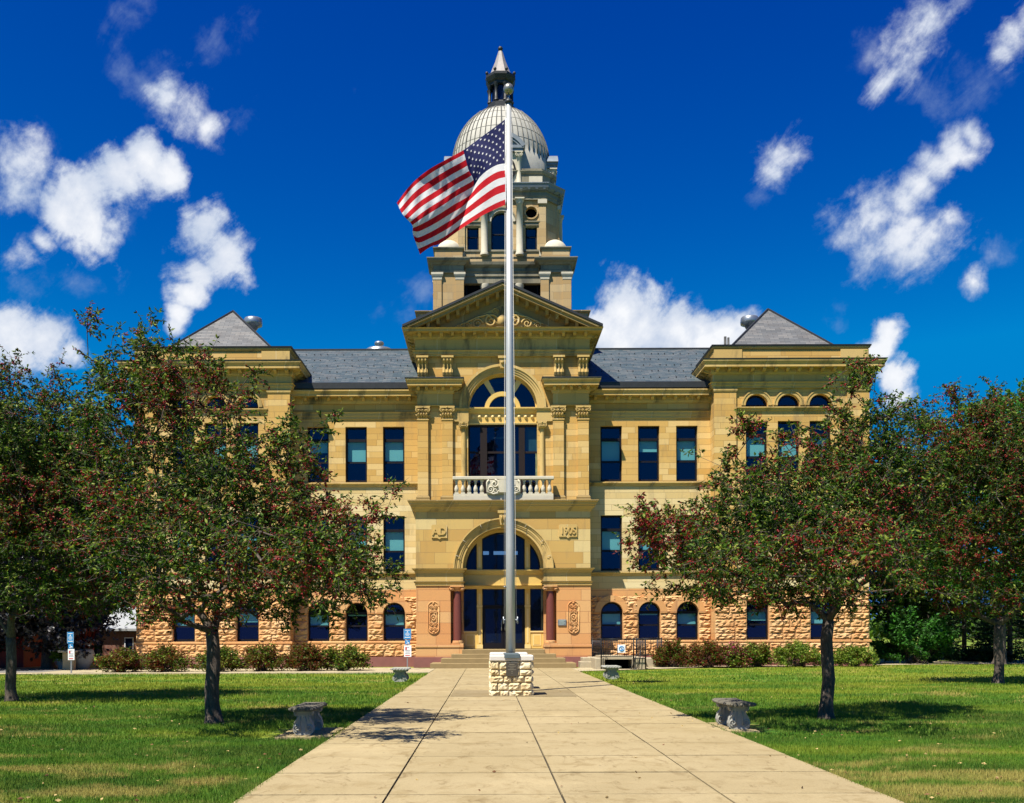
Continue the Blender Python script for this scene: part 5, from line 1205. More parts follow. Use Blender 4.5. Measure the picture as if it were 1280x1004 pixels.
m.tube([(px0-.17,py0-.05,1.9),(px0-.15,py0-.05,6),(px0-.09,py0,zt)], .008, 4); m.tube([(px0+.16,py0-.05,1.9),(px0+.145,py0-.05,4),(px0+.08,py0,zt)], .007, 4); part_(m, 'halyard', rope, fp)
m = MB()
for s2 in (-1, 1): m.tube([(px0+s2*.13,py0-.08,2.0),(px0+s2*.19,py0-.1,1.98)], .02, 6); m.tube([(px0+s2*.19,py0-.1,1.88),(px0+s2*.19,py0-.1,2.08)], .018, 6)
m.tube([(px0-.18,py0-.05,2.9),(px0-.12,py0-.05,2.88)], .02, 6); part_(m, 'cleat', M['galv'], fp)
# the flag: a cloth surface drawn through the photograph's folds, with real sag and depth
zx = lambda X: 480+X*.1893
zy = lambda Y_: 140+Y_*.1892
cols = [ (0.0, [(805,45),(805,200),(805,340),(805,475),(805,612)], .02),
 (.10,[(735,98),(745,215),(748,350),(742,495),(740,640)], .10),
 (.20,[(662,152),(675,258),(680,388),(665,545),(655,682)], .22),
 (.30,[(590,205),(610,318),(632,432),(580,610),(520,765)], .36),
 (.40,[(520,255),(552,375),(588,492),(480,690),(402,850)], .42),
 (.55,[(405,318),(455,430),(480,555),(400,740),(352,878)], .14),
 (.70,[(290,385),(345,500),(385,618),(315,790),(322,885)], -.08),
 (.85,[(180,478),(225,580),(270,690),(225,830),(285,905)], -.32),
 (1.0,[(85,600),(125,680),(186,748),(192,812),(238,940)], -.52)]
def crom(p0, p1, p2, p3, t): return .5*((2*p1)+(-p0+p2)*t+(2*p0-5*p1+4*p2-p3)*t*t+(-p0+3*p1-3*p2+p3)*t**3)
def interp(keys, vals, s):
    i = 0
    while i < len(keys)-2 and s > keys[i+1]: i += 1
    t = (s-keys[i])/(keys[i+1]-keys[i]); g_ = lambda k: vals[max(0, min(len(vals)-1, k))]
    return crom(g_(i-1), g_(i), g_(i+1), g_(i+2), t)
TK = [0, 3.5/13, 7/13, 10/13, 1.0]; SK = [c[0] for c in cols]
def flagpt(s, t):
    pts = [interp(TK, [Vector((a[0], a[1], 0)) for a in c[1]], t) for c in cols]
    q = interp(SK, pts, s); dy = interp(SK, [c[2] for c in cols], s)
    # billow, and folds falling from the hoist
    dy += .10*math.sin(3.1*s*3+t*5.5)*min(1, s*4)+.035*math.sin(s*34+t*9)*min(1, s*5)*(.4+.6*s)+.02*math.sin(s*55-t*22)*s+.30*(t-.5)*min(1, max(0, (s-.36)/.2))-.25*(t-.5)*(s < .4)*min(1, (.4-s)/.1)
    X, Z = P(zx(q.x), zy(q.y), FY+dy); return Vector((X, FY+dy, Z))
NS, NTt = 96, 78; m = MB(); grid = [[flagpt(i/NS, j/NTt) for j in range(NTt+1)] for i in range(NS+1)]
vs = [p for col in grid for p in col]; n0 = NTt+1; m.v = [tuple(p) for p in vs]
for i in range(NS):
    for j in range(NTt):
        s_, t_ = (i+.5)/NS, (j+.5)/NTt; st_ = int(t_*13); mi = 2 if (s_ < .4 and t_ < 7/13) else (0 if st_ % 2 == 0 else 1)
        m.f.append((i*n0+j, i*n0+j+1, (i+1)*n0+j+1, (i+1)*n0+j)); m.m.append(mi); m.sm.append(True)
def cloth(name, col, tr=.45):
    t = NT(name); n = t.noise(t.pos(), 12, 4, .6); c = t.mix(t.smooth(n, .3, .7, 0, .10), col, tuple(q*.75 for q in col)); d = t.new('ShaderNodeBsdfTranslucent'); t.l.new(c, d.inputs[0])
    w = t.noise(t.comb(t.sep(t.pos())[0], t.sep(t.pos())[2]), 9, 5, .6, 1.2); t.bump(w, .35, .04)
    mm = t.new('ShaderNodeMixShader'); mm.inputs[0].default_value = tr; t.fin(c, .75, 0, .15); t.l.new(t.bs.outputs[0], mm.inputs[1]); t.l.new(d.outputs[0], mm.inputs[2]); t.l.new(mm.outputs[0], t.out.inputs[0]); return t.mat
cr_, cw_, cb_ = cloth('red flag cloth', (.48,.007,.016), .32), cloth('white flag cloth', (.68,.68,.70), .32), cloth('navy flag cloth', (.003,.006,.055), .12)
fl = empty('flag', (px0-.1, FY, P(632, 255, FY)[1])); tag(fl, 'american flag streaming left from the flagpole', 'flag')
sm = MB(); us, ut = .4/12, (7/13)/10
def nrm(s, t): a = flagpt(s+.005, t)-flagpt(s-.005, t); b_ = flagpt(s, t+.005)-flagpt(s, t-.005); return a.cross(b_).normalized()
for r in range(9):
    for c in range(6 if r % 2 == 0 else 5):
        s_ = us*(1+2*c+(r % 2)); t_ = ut*(r+1); nn = nrm(s_, t_)
        for sg in (-1, 1):
            pts = [flagpt(s_, t_)+nn*.012*sg]
            for k in range(10):
                rr = (.0145 if k % 2 == 0 else .0058); a = PI/2+2*PI*k/10; pts.append(flagpt(s_+rr*math.cos(a)*.78, t_-rr*math.sin(a)*1.35)+nn*.012*sg)
            sm.add(pts, [(0, k+1, (k+1) % 10+1) for k in range(10)])
m.add(sm.v, sm.f, 1); part_(m, 'cloth', [cr_, cw_, cb_], fl)
m = MB(); m.tube([flagpt(0, k/20) for k in range(21)], .022, 6); part_(m, 'hoist_band', cw_, fl)
# ================================================================== BENCHES
benchc = plain('weathered grey concrete', (.30,.30,.27), .9, var=.35, scale=6, bump=.5); seatc = plain('mossy dark concrete', (.12,.11,.085), .9, var=.6, scale=9, bump=.6)
def bench_leg(y, w=.34, h=.40):
    m = MB(); hw = w/2
    half = [(0,0),(hw*.72,0),(hw*.80,.03),(hw*1.0,.06),(hw*1.06,.12),(hw*.98,.18),(hw*.78,.24),(hw*.62,.29),(hw*.60,.31),(hw*.80,.32),(hw*.95,.345),(hw*.98,.38),(hw*.96,h)]
    pts = half+[(-x, z) for x, z in reversed(half[1:])]; m.prism(pts, y-.055, y+.055)
    for f in (-1, 1):
        for s2 in (-1, 1):
            spiral(m, s2*hw*.62, y+f*.06, .125, .06, 1.5, .013, -PI/2, s2); spiral(m, s2*hw*.72, y+f*.06, .345, .03, 1.2, .01, PI/2, -s2)
            m.tube([(s2*hw*.30,y+f*.06,.08),(s2*hw*.34,y+f*.06,.2),(s2*hw*.22,y+f*.06,.31)], .012, 5); m.tube([(s2*hw*.92,y+f*.055,.2),(s2*hw*.6,y+f*.06,.27),(s2*hw*.55,y+f*.058,.32)], .012, 5)
    return m
def bench(x, y, label, L=1.15, curve=0, w=.42, rz=0, pale=False):
    r = empty('stone_bench', (x, y, 0), rz); tag(r, label, 'bench', 'concrete garden benches beside the path')
    s = MB(); n = 14; prof = [(-w/2+.03,.40),(-w/2,.415),(-w/2-.01,.445),(-w/2+.01,.465),(w/2-.01,.465),(w/2+.01,.445),(w/2,.415),(w/2-.03,.40)]
    vs = []
    for i in range(n+1):
        t = i/n-.5; ox = curve*(4*t*t-1) if curve else 0; e = .02 if i in (0, n) else 0
        for q, z in prof: vs.append((ox+q*(1-e*2), t*L, z))
    k = len(prof); fs = [(i*k+j, (i+1)*k+j, (i+1)*k+(j+1) % k, i*k+(j+1) % k) for i in range(n) for j in range(k)]; fs += [tuple(range(k)), tuple(reversed(range(n*k, (n+1)*k)))]
    s.add(vs, fs)
    rr = random.Random(2)
    for sx in (-1, 1):
        for i in range(16):
            t = (i+.5)/16-.5; ox = curve*(4*t*t-1) if curve else 0; s.sphere((ox+sx*(w/2-.0), t*L, .43), .026, 0, 6, 4)
    for sy in (-1, 1):
        for i in range(6): s.sphere((curve*0+(i/5-.5)*w*.86, sy*L/2, .43), .026, 0, 6, 4)
    s.build('seat', benchc if pale else seatc, r, wpos=False)
    for sy in (-1, 1):
        o = bench_leg(0, w=w*.82).build('leg', benchc, r, wpos=False); o.location = ((curve*(4*.33*.33-1)*1.0 if curve else 0), sy*L*.33, 0)
    return r
bench(-2.92, 16.15, 'straight grey concrete bench in tree shade left of the path, nearest the camera', 1.25, 0, .38)
bench(4.18, 16.85, 'concrete bench with mossy beaded seat right of the path, nearest the camera', 1.25, .05, .42)
bench(-2.98, 34.0, 'small pale concrete bench seen end on by the handicapped parking sign near the steps', 1.1, 0, .58, 0, True)
bench(4.40, 35.4, 'small pale concrete bench seen end on in front of the stairwell railing', 1.1, 0, .56, 0, True)
# ================================================================== SIGNS
sb, swt, spm, srd = plain('blue sign', (.03,.22,.50), .4, var=.05), plain('white sign', (.75,.76,.78), .4, var=.03), plain('steel sign post', (.28,.30,.32), .45, .6), plain('red lettering', (.5,.02,.02), .5)
def sign(px, pyb, Y, rects, label):
    X, _ = P(px, pyb, Y); r = empty('sign_post', (X, Y, 0)); tag(r, label, 'sign')
    m = MB(); zt = P(px, rects[0][2], Y)[1]; m.box(X-.025, X+.025, Y+.01, Y+.05, 0, zt-.03); part_(m, 'post', spm, r)
    for kind_, (a, b_), y0, y1 in [(q[0], q[1], q[2], q[3]) for q in rects]:
        x0 = P(a, y0, Y)[0]; x1 = P(b_, y0, Y)[0]; z1 = P(px, y0, Y)[1]; z0 = P(px, y1, Y)[1]; p_ = MB(); p_.bbox(x0, x1, Y-.012, Y+.01, z0, z1, .004); po = part_(p_, 'sign_panel', sb if kind_ != 'w' else swt, r)
        t = MB(); w, h = x1-x0, z1-z0; cx = (x0+x1)/2; yy = Y-.013
        if kind_ == 'b':
            for zq, wq, hq in ((.84,.32,.05),(.56,.25,.04),(.46,.32,.04),(.36,.22,.04),(.16,.36,.07)): t.box(cx-w*wq, cx+w*wq, yy-.003, yy+.004, z0+h*zq, z0+h*(zq+hq))
            t.box(cx-w*.08, cx+w*.08, yy-.003, yy+.004, z0+h*.66, z0+h*.76)
            for e in (x0+.008, x1-.014): t.box(e, e+.006, yy-.003, yy+.004, z0+.01, z1-.01)
            mt = swt
        elif kind_ == 's':
            ring(t, cx, yy, z0+h*.38, w*.22, h*.22, .012, 0, 12, -PI*.9, PI*.3); t.tube([(cx-.02,yy,z0+h*.8),(cx-.01,yy,z0+h*.45),(cx+.06,yy,z0+h*.42),(cx+.09,yy,z0+h*.18)], .012, 5); t.sphere((cx-.02,yy,z0+h*.87), .018, 0, 8, 5); mt = swt
        else:
            for zq, wq in ((.82,.2),(.55,.34),(.42,.30),(.30,.34)): t.box(cx-w*wq, cx+w*wq, yy-.003, yy+.004, z0+h*zq, z0+h*(zq+.04), 1)
            t.box(cx-w*.32, cx-w*.12, yy-.003, yy+.004, z0+h*.62, z0+h*.86, 0); t.box(cx-w*.34, cx+w*.30, yy-.003, yy+.004, z0+h*.10, z0+h*.17, 0); mt = [srd, spm]
        part_(t, 'sign_marking', mt, po)
    return r
sign(509.2, 836, 45.2, [('b', (504.6,514), 786.2, 799.3), ('s', (506.2,512.6), 800.3, 806), ('w', (505,514.2), 807, 821.2)], 'blue and white parking sign on a post left of the front steps')
sign(88.8, 840, 42.2, [('b', (84,92.2), 790.2, 804.5), ('s', (85.4,91.6), 805.6, 811), ('w', (85,93.2), 811.5, 825.2)], 'blue and white parking sign on a post at the far left edge of the lawn')
# ================================================================== STAIRWELL WITH RAILING
sr = empty('stairwell_railing', (6.6, 45.2, 0)); tag(sr, 'black iron railing round the basement stairwell right of the front steps', 'railing')
iron = plain('black iron', (.012,.013,.018), .45, .3)
YQ1, YQ2 = 44.6, 47.9
xr = lambda px, Y: P(px, 815, Y)[0]
zR = P(770, 799, YQ1)[1]; zR0 = P(770, 820.5, YQ1)[1]
def rail(x0, y0, x1, y1, z0, z1, n, post0=True, post1=True, zg=0):
    m = MB(); m.tube([(x0,y0,z1),(x1,y1,z1)], .022, 6); m.tube([(x0,y0,z0),(x1,y1,z0)], .02, 6)
    for i in range(n+1):
        t = i/n; p_ = (i == 0 and post0) or (i == n and post1); x, y = x0+(x1-x0)*t, y0+(y1-y0)*t; m.tube([(x,y,zg if p_ else z0),(x,y,z1+(.05 if p_ else 0))], .03 if p_ else .009, 6)
    part_(m, 'rail_panel', iron, sr)
xA, xB_, xC = xr(751.5, YQ1), xr(792, YQ1), xr(807, YQ1)
rail(xA, YQ1, xB_, YQ1, zR0, zR, 14); rail(xB_, YQ1, xC, YQ1, zR0-.1, zR+.0, 5); rail(xA, YQ1, xA-.05, YQ2, zR0+.15, zR, 16); rail(xC, YQ1, xC+.1, YQ2, zR0, zR, 16)
rail(xC+.1, YQ2, xC+1.3, YQ2, zR0, zR, 9); rail(xC+1.3, YQ2, xC+1.35, 49.4, zR0, zR, 8)
m = MB(); m.tube([(xB_-.1,YQ1-.05,0),(xB_+.15,YQ1-.05,.75)], .02, 6); m.tube([(xB_+.22,YQ1-.05,0),(xB_+.3,YQ1-.05,.9)], .02, 6); part_(m, 'brace', iron, sr)
sw_ = empty('stairwell', (6.4, 46.5, 0)); tag(sw_, 'low concrete stairwell walls with a dark opening under the black railing', 'stairwell')
m = MB(); m.bbox(xA-.25, xA+.18, YQ1+.12, YQ2+1.2, -.02, .50, .02); m.bbox(xB_-.0, xC+.05, YQ1+.10, YQ2+1.2, -.02, .53, .02); m.bbox(xA-.75, xA-.2, 46.6, 47.7, -.02, .30, .02); m.bbox(xA-.6, xA-.1, 46.9, 48.2, .0, .48, .02)
m.box(xA+.18, xB_, YQ1+.5, YQ2+1.2, .44, .56); m.bbox(xC+.05, xC+1.5, 47.6, 49.7, -.02, .42, .02); part_(m, 'side_wall', plain('grey tan concrete', (.34,.29,.20), .9, var=.25, bump=.3), sw_)
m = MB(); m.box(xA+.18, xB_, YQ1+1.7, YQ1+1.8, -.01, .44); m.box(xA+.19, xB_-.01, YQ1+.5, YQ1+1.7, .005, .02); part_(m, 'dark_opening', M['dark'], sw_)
x0, x1 = xr(772, YQ1), xr(781.5, YQ1); z1, z0 = P(776, 806, YQ1)[1], P(776, 816, YQ1)[1]
ws = empty('wheelchair_sign', ((x0+x1)/2, YQ1-.04, z0)); tag(ws, 'square white sign with a round blue symbol hung on the black railing', 'sign')
m = MB(); m.bbox(x0, x1, YQ1-.05, YQ1-.03, z0, z1, .004); part_(m, 'sign_panel', swt, ws)
m = MB(); cx, cz = (x0+x1)/2, (z0+z1)/2; ring(m, cx, YQ1-.053, cz, .105, .105, .02, 0, 20); ring(m, cx, YQ1-.053, cz-.02, .045, .045, .013, 0, 12, -PI*.9, PI*.4); m.tube([(cx-.02,YQ1-.055,cz+.06),(cx-.015,YQ1-.055,cz),(cx+.04,YQ1-.055,cz-.005)], .012, 5)
part_(m, 'sign_marking', sb, ws)
# ================================================================== FAR LEFT BUILDINGS AND PLANTERS
def simple_building(name, px0, px1, pyt, Y, depth, label, cat, wall, roofm, roof_h, wins, eave=.3, roofpart='roof'):
    x0, z1 = P(px0, pyt, Y); x1, _ = P(px1, pyt, Y); r = empty(name, ((x0+x1)/2, Y, 0)); tag(r, label, cat)
    m = MB(); m.box(x0, x1, Y, Y+depth, -.1, z1); part_(m, 'wall', wall, r)
    m = MB(); xm = (x0+x1)/2; ym = Y+depth/2
    m.add([(x0-eave,Y-eave,z1),(x1+eave,Y-eave,z1),(x1+eave,ym,z1+roof_h),(x0-eave,ym,z1+roof_h),(x0-eave,Y+depth+eave,z1),(x1+eave,Y+depth+eave,z1),
           (x0-eave,Y-eave,z1-.15),(x1+eave,Y-eave,z1-.15),(x1+eave,Y+depth+eave,z1-.15),(x0-eave,Y+depth+eave,z1-.15)], [(0,1,2,3),(3,2,5,4),(0,6,7,1),(6,9,8,7),(5,2,1,7,8),(0,3,4,9,6)]); part_(m, roofpart, roofm, r)
    for a, b_, t, bt in wins:
        xa, za = P(a, t, Y); xb, zb_ = P(b_, bt, Y); m = MB(); m.box(xa-.06, xb+.06, Y-.05, Y+.02, zb_-.06, za+.06); w = part_(m, 'window', swt, r); m = MB(); m.box(xa, xb, Y-.058, Y-.045, zb_, za); part_(m, 'pane', M['glass_dark'], w)
    return r
def sidingmat(name, col, step=.3):
    t = NT(name); x, y, z = t.sep(t.pos()); w = t.math('FRACT', t.math('DIVIDE', t.math('ADD', x, y), step)); c = t.mix(t.smooth(w, .06, .12), tuple(q*.5 for q in col), col); t.bump(w, .4, .02); return t.fin(c, .5)
simple_building('red_shed', -60, 29, 772, 50, 9, 'dark red metal shed at the far left edge behind the lawn', 'shed', sidingmat('red metal siding', (.20,.012,.015)), M['lead'], 2.2, [])
simple_building('pale_shed', 31, 73, 766, 53, 3.5, 'pale blue grey metal building beside the red shed', 'shed', sidingmat('pale blue metal siding', (.34,.42,.50), .35), M['galv'], 2.6, [(42,48,812,828),(54,58,812,828)])
simple_building('brick_house', 128, 186, 786, 64, 8, 'brick house with a pale grey roof just left of the courthouse', 'house', ashlar('red brown brick', [(0,(.15,.05,.035)),(1,(.22,.08,.05))], (.25,.2,.17), .24, .08, .008), plain('pale metal roof', (.30,.32,.34), .5), 1.5, [(157,166,798,814)], .4)
# ================================================================== PLANTS
def leafmat(name, col, rough=.55, trans=.35, var=.25):
    t = NT(name); g_ = t.new('ShaderNodeNewGeometry'); n = t.noise(g_.outputs['Position'], 3.5, 3, .6)
    c = t.mix(n, tuple(q*(1-var) for q in col), tuple(q*(1+var) for q in col)); d = t.new('ShaderNodeBsdfTranslucent'); t.l.new(t.mix(.5, c, (col[0]*1.6, col[1]*1.5, col[2]*.6)), d.inputs[0])
    mm = t.new('ShaderNodeMixShader'); mm.inputs[0].default_value = trans; t.fin(c, rough, 0, .22); t.l.new(t.bs.outputs[0], mm.inputs[1]); t.l.new(d.outputs[0], mm.inputs[2]); t.l.new(mm.outputs[0], t.out.inputs[0]); return t.mat
L = dict(g1=leafmat('dark green leaf', (.014,.042,.003)), g2=leafmat('green leaf', (.060,.125,.009)), g3=leafmat('light green leaf', (.22,.28,.04)), ol=leafmat('olive leaf', (.10,.065,.010)), rd=leafmat('reddened leaf', (.15,.020,.010)),
 berry=plain('red crab apple', (.22,.010,.012), .3, 0, .5, .3), yg=leafmat('bright yellow green leaf', (.12,.21,.02)), bg=leafmat('fresh green leaf', (.045,.17,.018)), tg=leafmat('blue green leaf', (.015,.065,.03)), mr=leafmat('dark maroon leaf', (.028,.024,.030), .4, .1), mr2=leafmat('slate grey leaf', (.05,.055,.06), .35, .1),
 dg=leafmat('dark evergreen needle', (.010,.030,.008), .5, .15), dg2=leafmat('evergreen tip', (.020,.062,.012), .5, .15), pk=leafmat('pink flower', (.30,.05,.11), .6), br=leafmat('bronze leaf', (.10,.045,.014)))
def barkmat():
    t = NT('grey brown bark'); x, y, z = t.sep(t.pos()); n = t.noise(t.comb(t.math('MULTIPLY', x, 3), t.math('MULTIPLY', y, 3), t.math('MULTIPLY', z, .8)), 9, 6, .7, .6)
    c = t.ramp(n, [(.3,(.035,.026,.022)),(.55,(.10,.08,.066)),(.75,(.20,.165,.14))]); t.bump(n, .9, .03); return t.fin(c, .9, 0, .2)
BARK = barkmat()
def rawmesh(name, V, F3, mats, mi, parent, smooth=None):
    me = bpy.data.meshes.new(name); n = len(F3); k = F3.shape[1]; me.vertices.add(len(V)); me.vertices.foreach_set('co', V.astype(np.float32).ravel()); me.loops.add(n*k); me.loops.foreach_set('vertex_index', F3.astype(np.int32).ravel())
    me.polygons.add(n); me.polygons.foreach_set('loop_start', np.arange(n, dtype=np.int32)*k); me.polygons.foreach_set('loop_total', np.full(n, k, dtype=np.int32))
    for m in mats: me.materials.append(m)
    me.polygons.foreach_set('material_index', mi.astype(np.int32)); me.update(); o = bpy.data.objects.new(name, me); COL.objects.link(o)
    if parent: o.parent = parent; o.location = -parent.location
    return o
def leaves(C_, D_, size, r, droop=.35, aspect=.42):
    # C_: base points, D_: directions -> folded leaf of 4 triangles (two halves, kinked)
    n = len(C_); s = size*(.65+.7*r.random(n))[:, None]; d = D_.copy(); d[:, 2] -= droop*r.random(n); d /= np.linalg.norm(d, axis=1)[:, None]+1e-9
    a = r.normal(size=(n, 3)); side = np.cross(d, a); side /= np.linalg.norm(side, axis=1)[:, None]+1e-9; up = np.cross(side, d)
    p0 = C_; tip = C_+d*s; mid = C_+d*s*.5-up*s*.10; l = mid+side*s*aspect*.5+up*s*.13; q = mid-side*s*aspect*.5+up*s*.13
    V = np.stack([p0, l, tip, mid, q], 1).reshape(-1, 3); b = np.arange(n)[:, None]*5
    F = np.concatenate([b+np.array([[0,3,1]]), b+np.array([[3,2,1]]), b+np.array([[0,4,3]]), b+np.array([[3,4,2]])], 1).reshape(-1, 3); return V, F
def octa(C_, rad, r):
    n = len(C_); R_ = rad*(.7+.6*r.random(n))[:, None]; e = np.array([[1,0,0],[0,1,0],[-1,0,0],[0,-1,0],[0,0,1],[0,0,-1]], float); V = (C_[:, None, :]+e[None]*R_[:, :, None]).reshape(-1, 3)
    f = np.array([[0,1,4],[1,2,4],[2,3,4],[3,0,4],[1,0,5],[2,1,5],[3,2,5],[0,3,5]]); F = (np.arange(n)[:, None, None]*6+f[None]).reshape(-1, 3); return V, F
def tree(name, label, cat, px, Y, lobes, natt, leaf, per, pal, seed, trunk_r, fork_py, group=None, berries=0, twiglen=.34, x=None, droop=.65, dz=0, nt=3, step=.38, lean=0, trunkmat=None, aspect=.42):
    r = np.random.default_rng(seed); rr = random.Random(seed); X0 = P(px, 860, Y)[0] if x is None else x; zf = P(px, fork_py, Y)[1]
    root = empty(name, (X0, Y, 0)); tag(root, label, cat, group)
    w = np.array([l[6] if len(l) > 6 else 1.0 for l in lobes]); vol = np.array([l[3]*l[4]*l[5]**.5 for l in lobes])*w; pr = vol/vol.sum(); A = []
    for i in r.choice(len(lobes), natt, p=pr):
        lx, ly, dy, rx, ry, rd = lobes[i][:6]; v = r.normal(size=3); v /= np.linalg.norm(v); v *= r.random()**(1/2.6)
        X, Z = P(lx+v[0]*rx, ly+v[2]*ry, Y+dy); A.append((X, Y+dy+v[1]*rd, Z))
    big = [l for l in lobes if l[3] > 45]
    if berries:
        for _ in range(34):      # long shoots reaching out past the crown
            lx, ly, dy, rx, ry, rd = rr.choice(big)[:6]; a = rr.uniform(-.35, PI+.35); ext = rr.uniform(.12, .38); cy = rr.uniform(-.6, .6)
            for q in range(6):
                k = .9+(ext+.1)*q/5; k2 = math.cos(cy); X, Z = P(lx+rx*k*k2*math.cos(a), ly-ry*k*k2*math.sin(a)+6*q*(abs(math.cos(a)) > .7)*ext, Y+dy); A.append((X+rr.gauss(0, .04), Y+dy+rd*math.sin(cy), Z+rr.gauss(0, .04)))
    A = [Vector(a) for a in A if a[2] > zf*.75-.3]
    nodes = [Vector((X0, Y, 0)), Vector((X0+lean*.3, Y, zf*.5)), Vector((X0+lean, Y, zf))]; par = [-1, 0, 1]; ch_ = [1, 1, 0]; f0 = nodes[2]
    A.sort(key=lambda a: (a-f0).length*(1+.15*rr.random())); NPA = np.zeros((natt*9+3000, 3)); NPA[:3] = [tuple(n_) for n_ in nodes]; plen = np.zeros(natt*9+3000); plen[:2] = 1e3; cnt = 3; tips = []
    for a in A:
        dd_ = np.linalg.norm(NPA[2:cnt]-np.array(a), axis=1)+plen[2:cnt]*.28; i = int(dd_.argmin())+2; p = nodes[i]; d = a-p; Ln = d.length
        if Ln < .06: continue
        k = min(6, max(1, int(Ln/step))); pd = (p-nodes[par[i]]).normalized(); last = i
        for q in range(1, k+1):
            t = q/k; pt = p+d*t+pd*Ln*.22*math.sin(PI*t)*(1-t*.3)+Vector((rr.uniform(-1, 1), rr.uniform(-1, 1), rr.uniform(-1, 1)))*.05*Ln*(t < 1)
            nodes.append(pt); par.append(last); ch_.append(0); NPA[cnt] = tuple(pt); plen[cnt] = plen[last]+(pt-nodes[last]).length if last > 2 else (pt-f0).length; ch_[last] += 1; last = cnt; cnt += 1
        tips.append(last)
    # pipe model radii
    wgt = [0.0]*cnt
    for i in range(cnt-1, 0, -1):
        if ch_[i] == 0: wgt[i] = 1.0
        if par[i] >= 0: wgt[par[i]] += wgt[i]
    tot = wgt[2]+1e-6; rad = [max(.005, trunk_r*.72*(w_/tot)**.5) for w_ in wgt]; rad[0] = trunk_r*1.1; rad[1] = trunk_r*.93; rad[2] = trunk_r*.86
    tm_ = MB(); ang = [(rr.uniform(0, 6), ) for _ in range(1)]
    # trunk with root flare
    zs = [0,.05,.14,.3,.6,.9,1.15]; tp = []; tr_ = []
    for i_, z in enumerate([-.05,.04,.14,.35,zf*.4,zf*.6,zf*.8,zf]):
        t = max(0, z/zf); tp.append((X0+lean*t*t+.02*math.sin(z*5+seed), Y+.02*math.cos(z*4), z)); tr_.append(trunk_r*(1.0-.14*t)*(1.45 if z < 0 else 1.30 if z < .1 else 1.12 if z < .2 else 1))
    tm_.tube(tp, tr_, 14)
    for i in range(3, cnt):
        if rad[i] < .0055 and Y > 30: continue
        p_, q_ = nodes[par[i]], nodes[i]; rp = min(rad[par[i]], rad[i]*1.7); sg = 8 if rad[i] > .05 else (5 if rad[i] > .015 else 3); tm_.tube([p_, q_], [rp, rad[i]], sg, 0, caps=False)
    # twigs and leaves
    C_ = []; D_ = []; B_ = []
    for ti in tips+[i for i in range(3, cnt) if rad[i] < .02 and rr.random() < .35]:
        p = nodes[ti]; base_d = (p-nodes[par[ti]]).normalized()
        for _ in range(nt):
            dv = (base_d*.7+Vector((rr.gauss(0, 1), rr.gauss(0, 1), rr.gauss(0, .8)+.15))*.6).normalized(); ln_ = twiglen*rr.uniform(.5, 1.35); mid = p+dv*ln_*.55; end = p+dv*ln_+Vector((0, 0, -.10*ln_))
            if Y < 32: tm_.tube([p, mid, end], [.0045,.0035,.002], 3, 0, caps=False)
            for j in range(per):
                t = rr.uniform(.05, 1.0); c = p.lerp(mid, t*2) if t < .5 else mid.lerp(end, t*2-1); C_.append(tuple(c)); o = Vector((rr.gauss(0, 1), rr.gauss(0, 1), rr.gauss(0, .7))); D_.append(tuple(o.normalized()*.9+dv*.5))
            if berries and rr.random() < berries*(.35+2.2*max(0, math.sin(p.x*1.3+seed)*math.sin(p.z*1.7+seed*2)*math.sin(p.y*1.1+1)+.18)):
                c = p.lerp(mid, rr.random()*1.4)
                for j in range(rr.randint(3, 8)): B_.append((c.x+rr.gauss(0, .035), c.y+rr.gauss(0, .035), c.z-abs(rr.gauss(0, .05))))
    C_ = np.array(C_); D_ = np.array(D_); V, F = leaves(C_, D_, leaf, r, droop, aspect); nl = len(C_); mats = [L[k] for k, _ in pal]; pw = np.array([w_ for _, w_ in pal], float); pw /= pw.sum()
    # leaf hue drifts in patches through the crown
    ph = r.random(3)*9; drift = np.sin(C_[:, 0]*1.3+seed)*np.sin(C_[:, 2]*1.7+seed*2)*np.sin(C_[:, 1]*1.1+1); u = np.clip(r.random(nl)+drift*.28, 0, .9999); lm_ = np.searchsorted(np.cumsum(pw), u); lm_ = np.minimum(lm_, len(pal)-1); MI = np.repeat(lm_, 4)
    if B_:
        V2, F2 = octa(np.array(B_), .017 if Y < 22 else .024, r); F = np.concatenate([F, F2+len(V)]); V = np.concatenate([V, V2]); MI = np.concatenate([MI, np.full(len(F2), len(mats))]); mats = mats+[L['berry']]
    part_(tm_, 'trunk', trunkmat or BARK, root); rawmesh('crown', V, F, mats, MI, root); return root
fallen()
PAL = [('g1',.36),('g3',.14),('g2',.34),('ol',.09),('rd',.07)]
GRP = 'crab apple trees on the lawn'
tree('crabapple_tree', 'crab apple tree with red fruit, nearest left of the path beside the bench', 'tree', 266, 18.0,
 [(270,640,0,150,105,2.0),(195,560,.3,95,95,1.6),(330,610,-.5,80,70,1.4),(395,690,-.6,85,62,1.3),(150,690,.4,75,70,1.3,.8),(128,470,.5,32,62,.6,.7),(225,485,.3,60,50,1.0,.8),(312,510,.2,48,42,.8,.12),(350,535,0,40,50,.8,.16),(455,648,-.8,36,20,.4,.9),(448,738,-.8,45,16,.5,1.2),(300,748,-.4,150,28,1.6,1.2),(112,410,.5,7,26,.1,5),(184,418,.4,9,24,.1,5),(405,560,-.3,20,35,.3,.5),(412,520,-.3,6,18,.1,2),(260,440,.3,14,18,.2,1),(490,620,-.8,12,10,.2,.8),(412,702,-3.7,62,34,.9,1.5),(300,685,-3.1,95,50,1.2,.9),(180,680,-2.4,80,60,1.3,.8),(165,500,.4,50,60,1.2,.9),(230,760,.2,60,24,1.2,1)],
 1180, .082, 11, PAL, 21, .135, 790, GRP, .30)
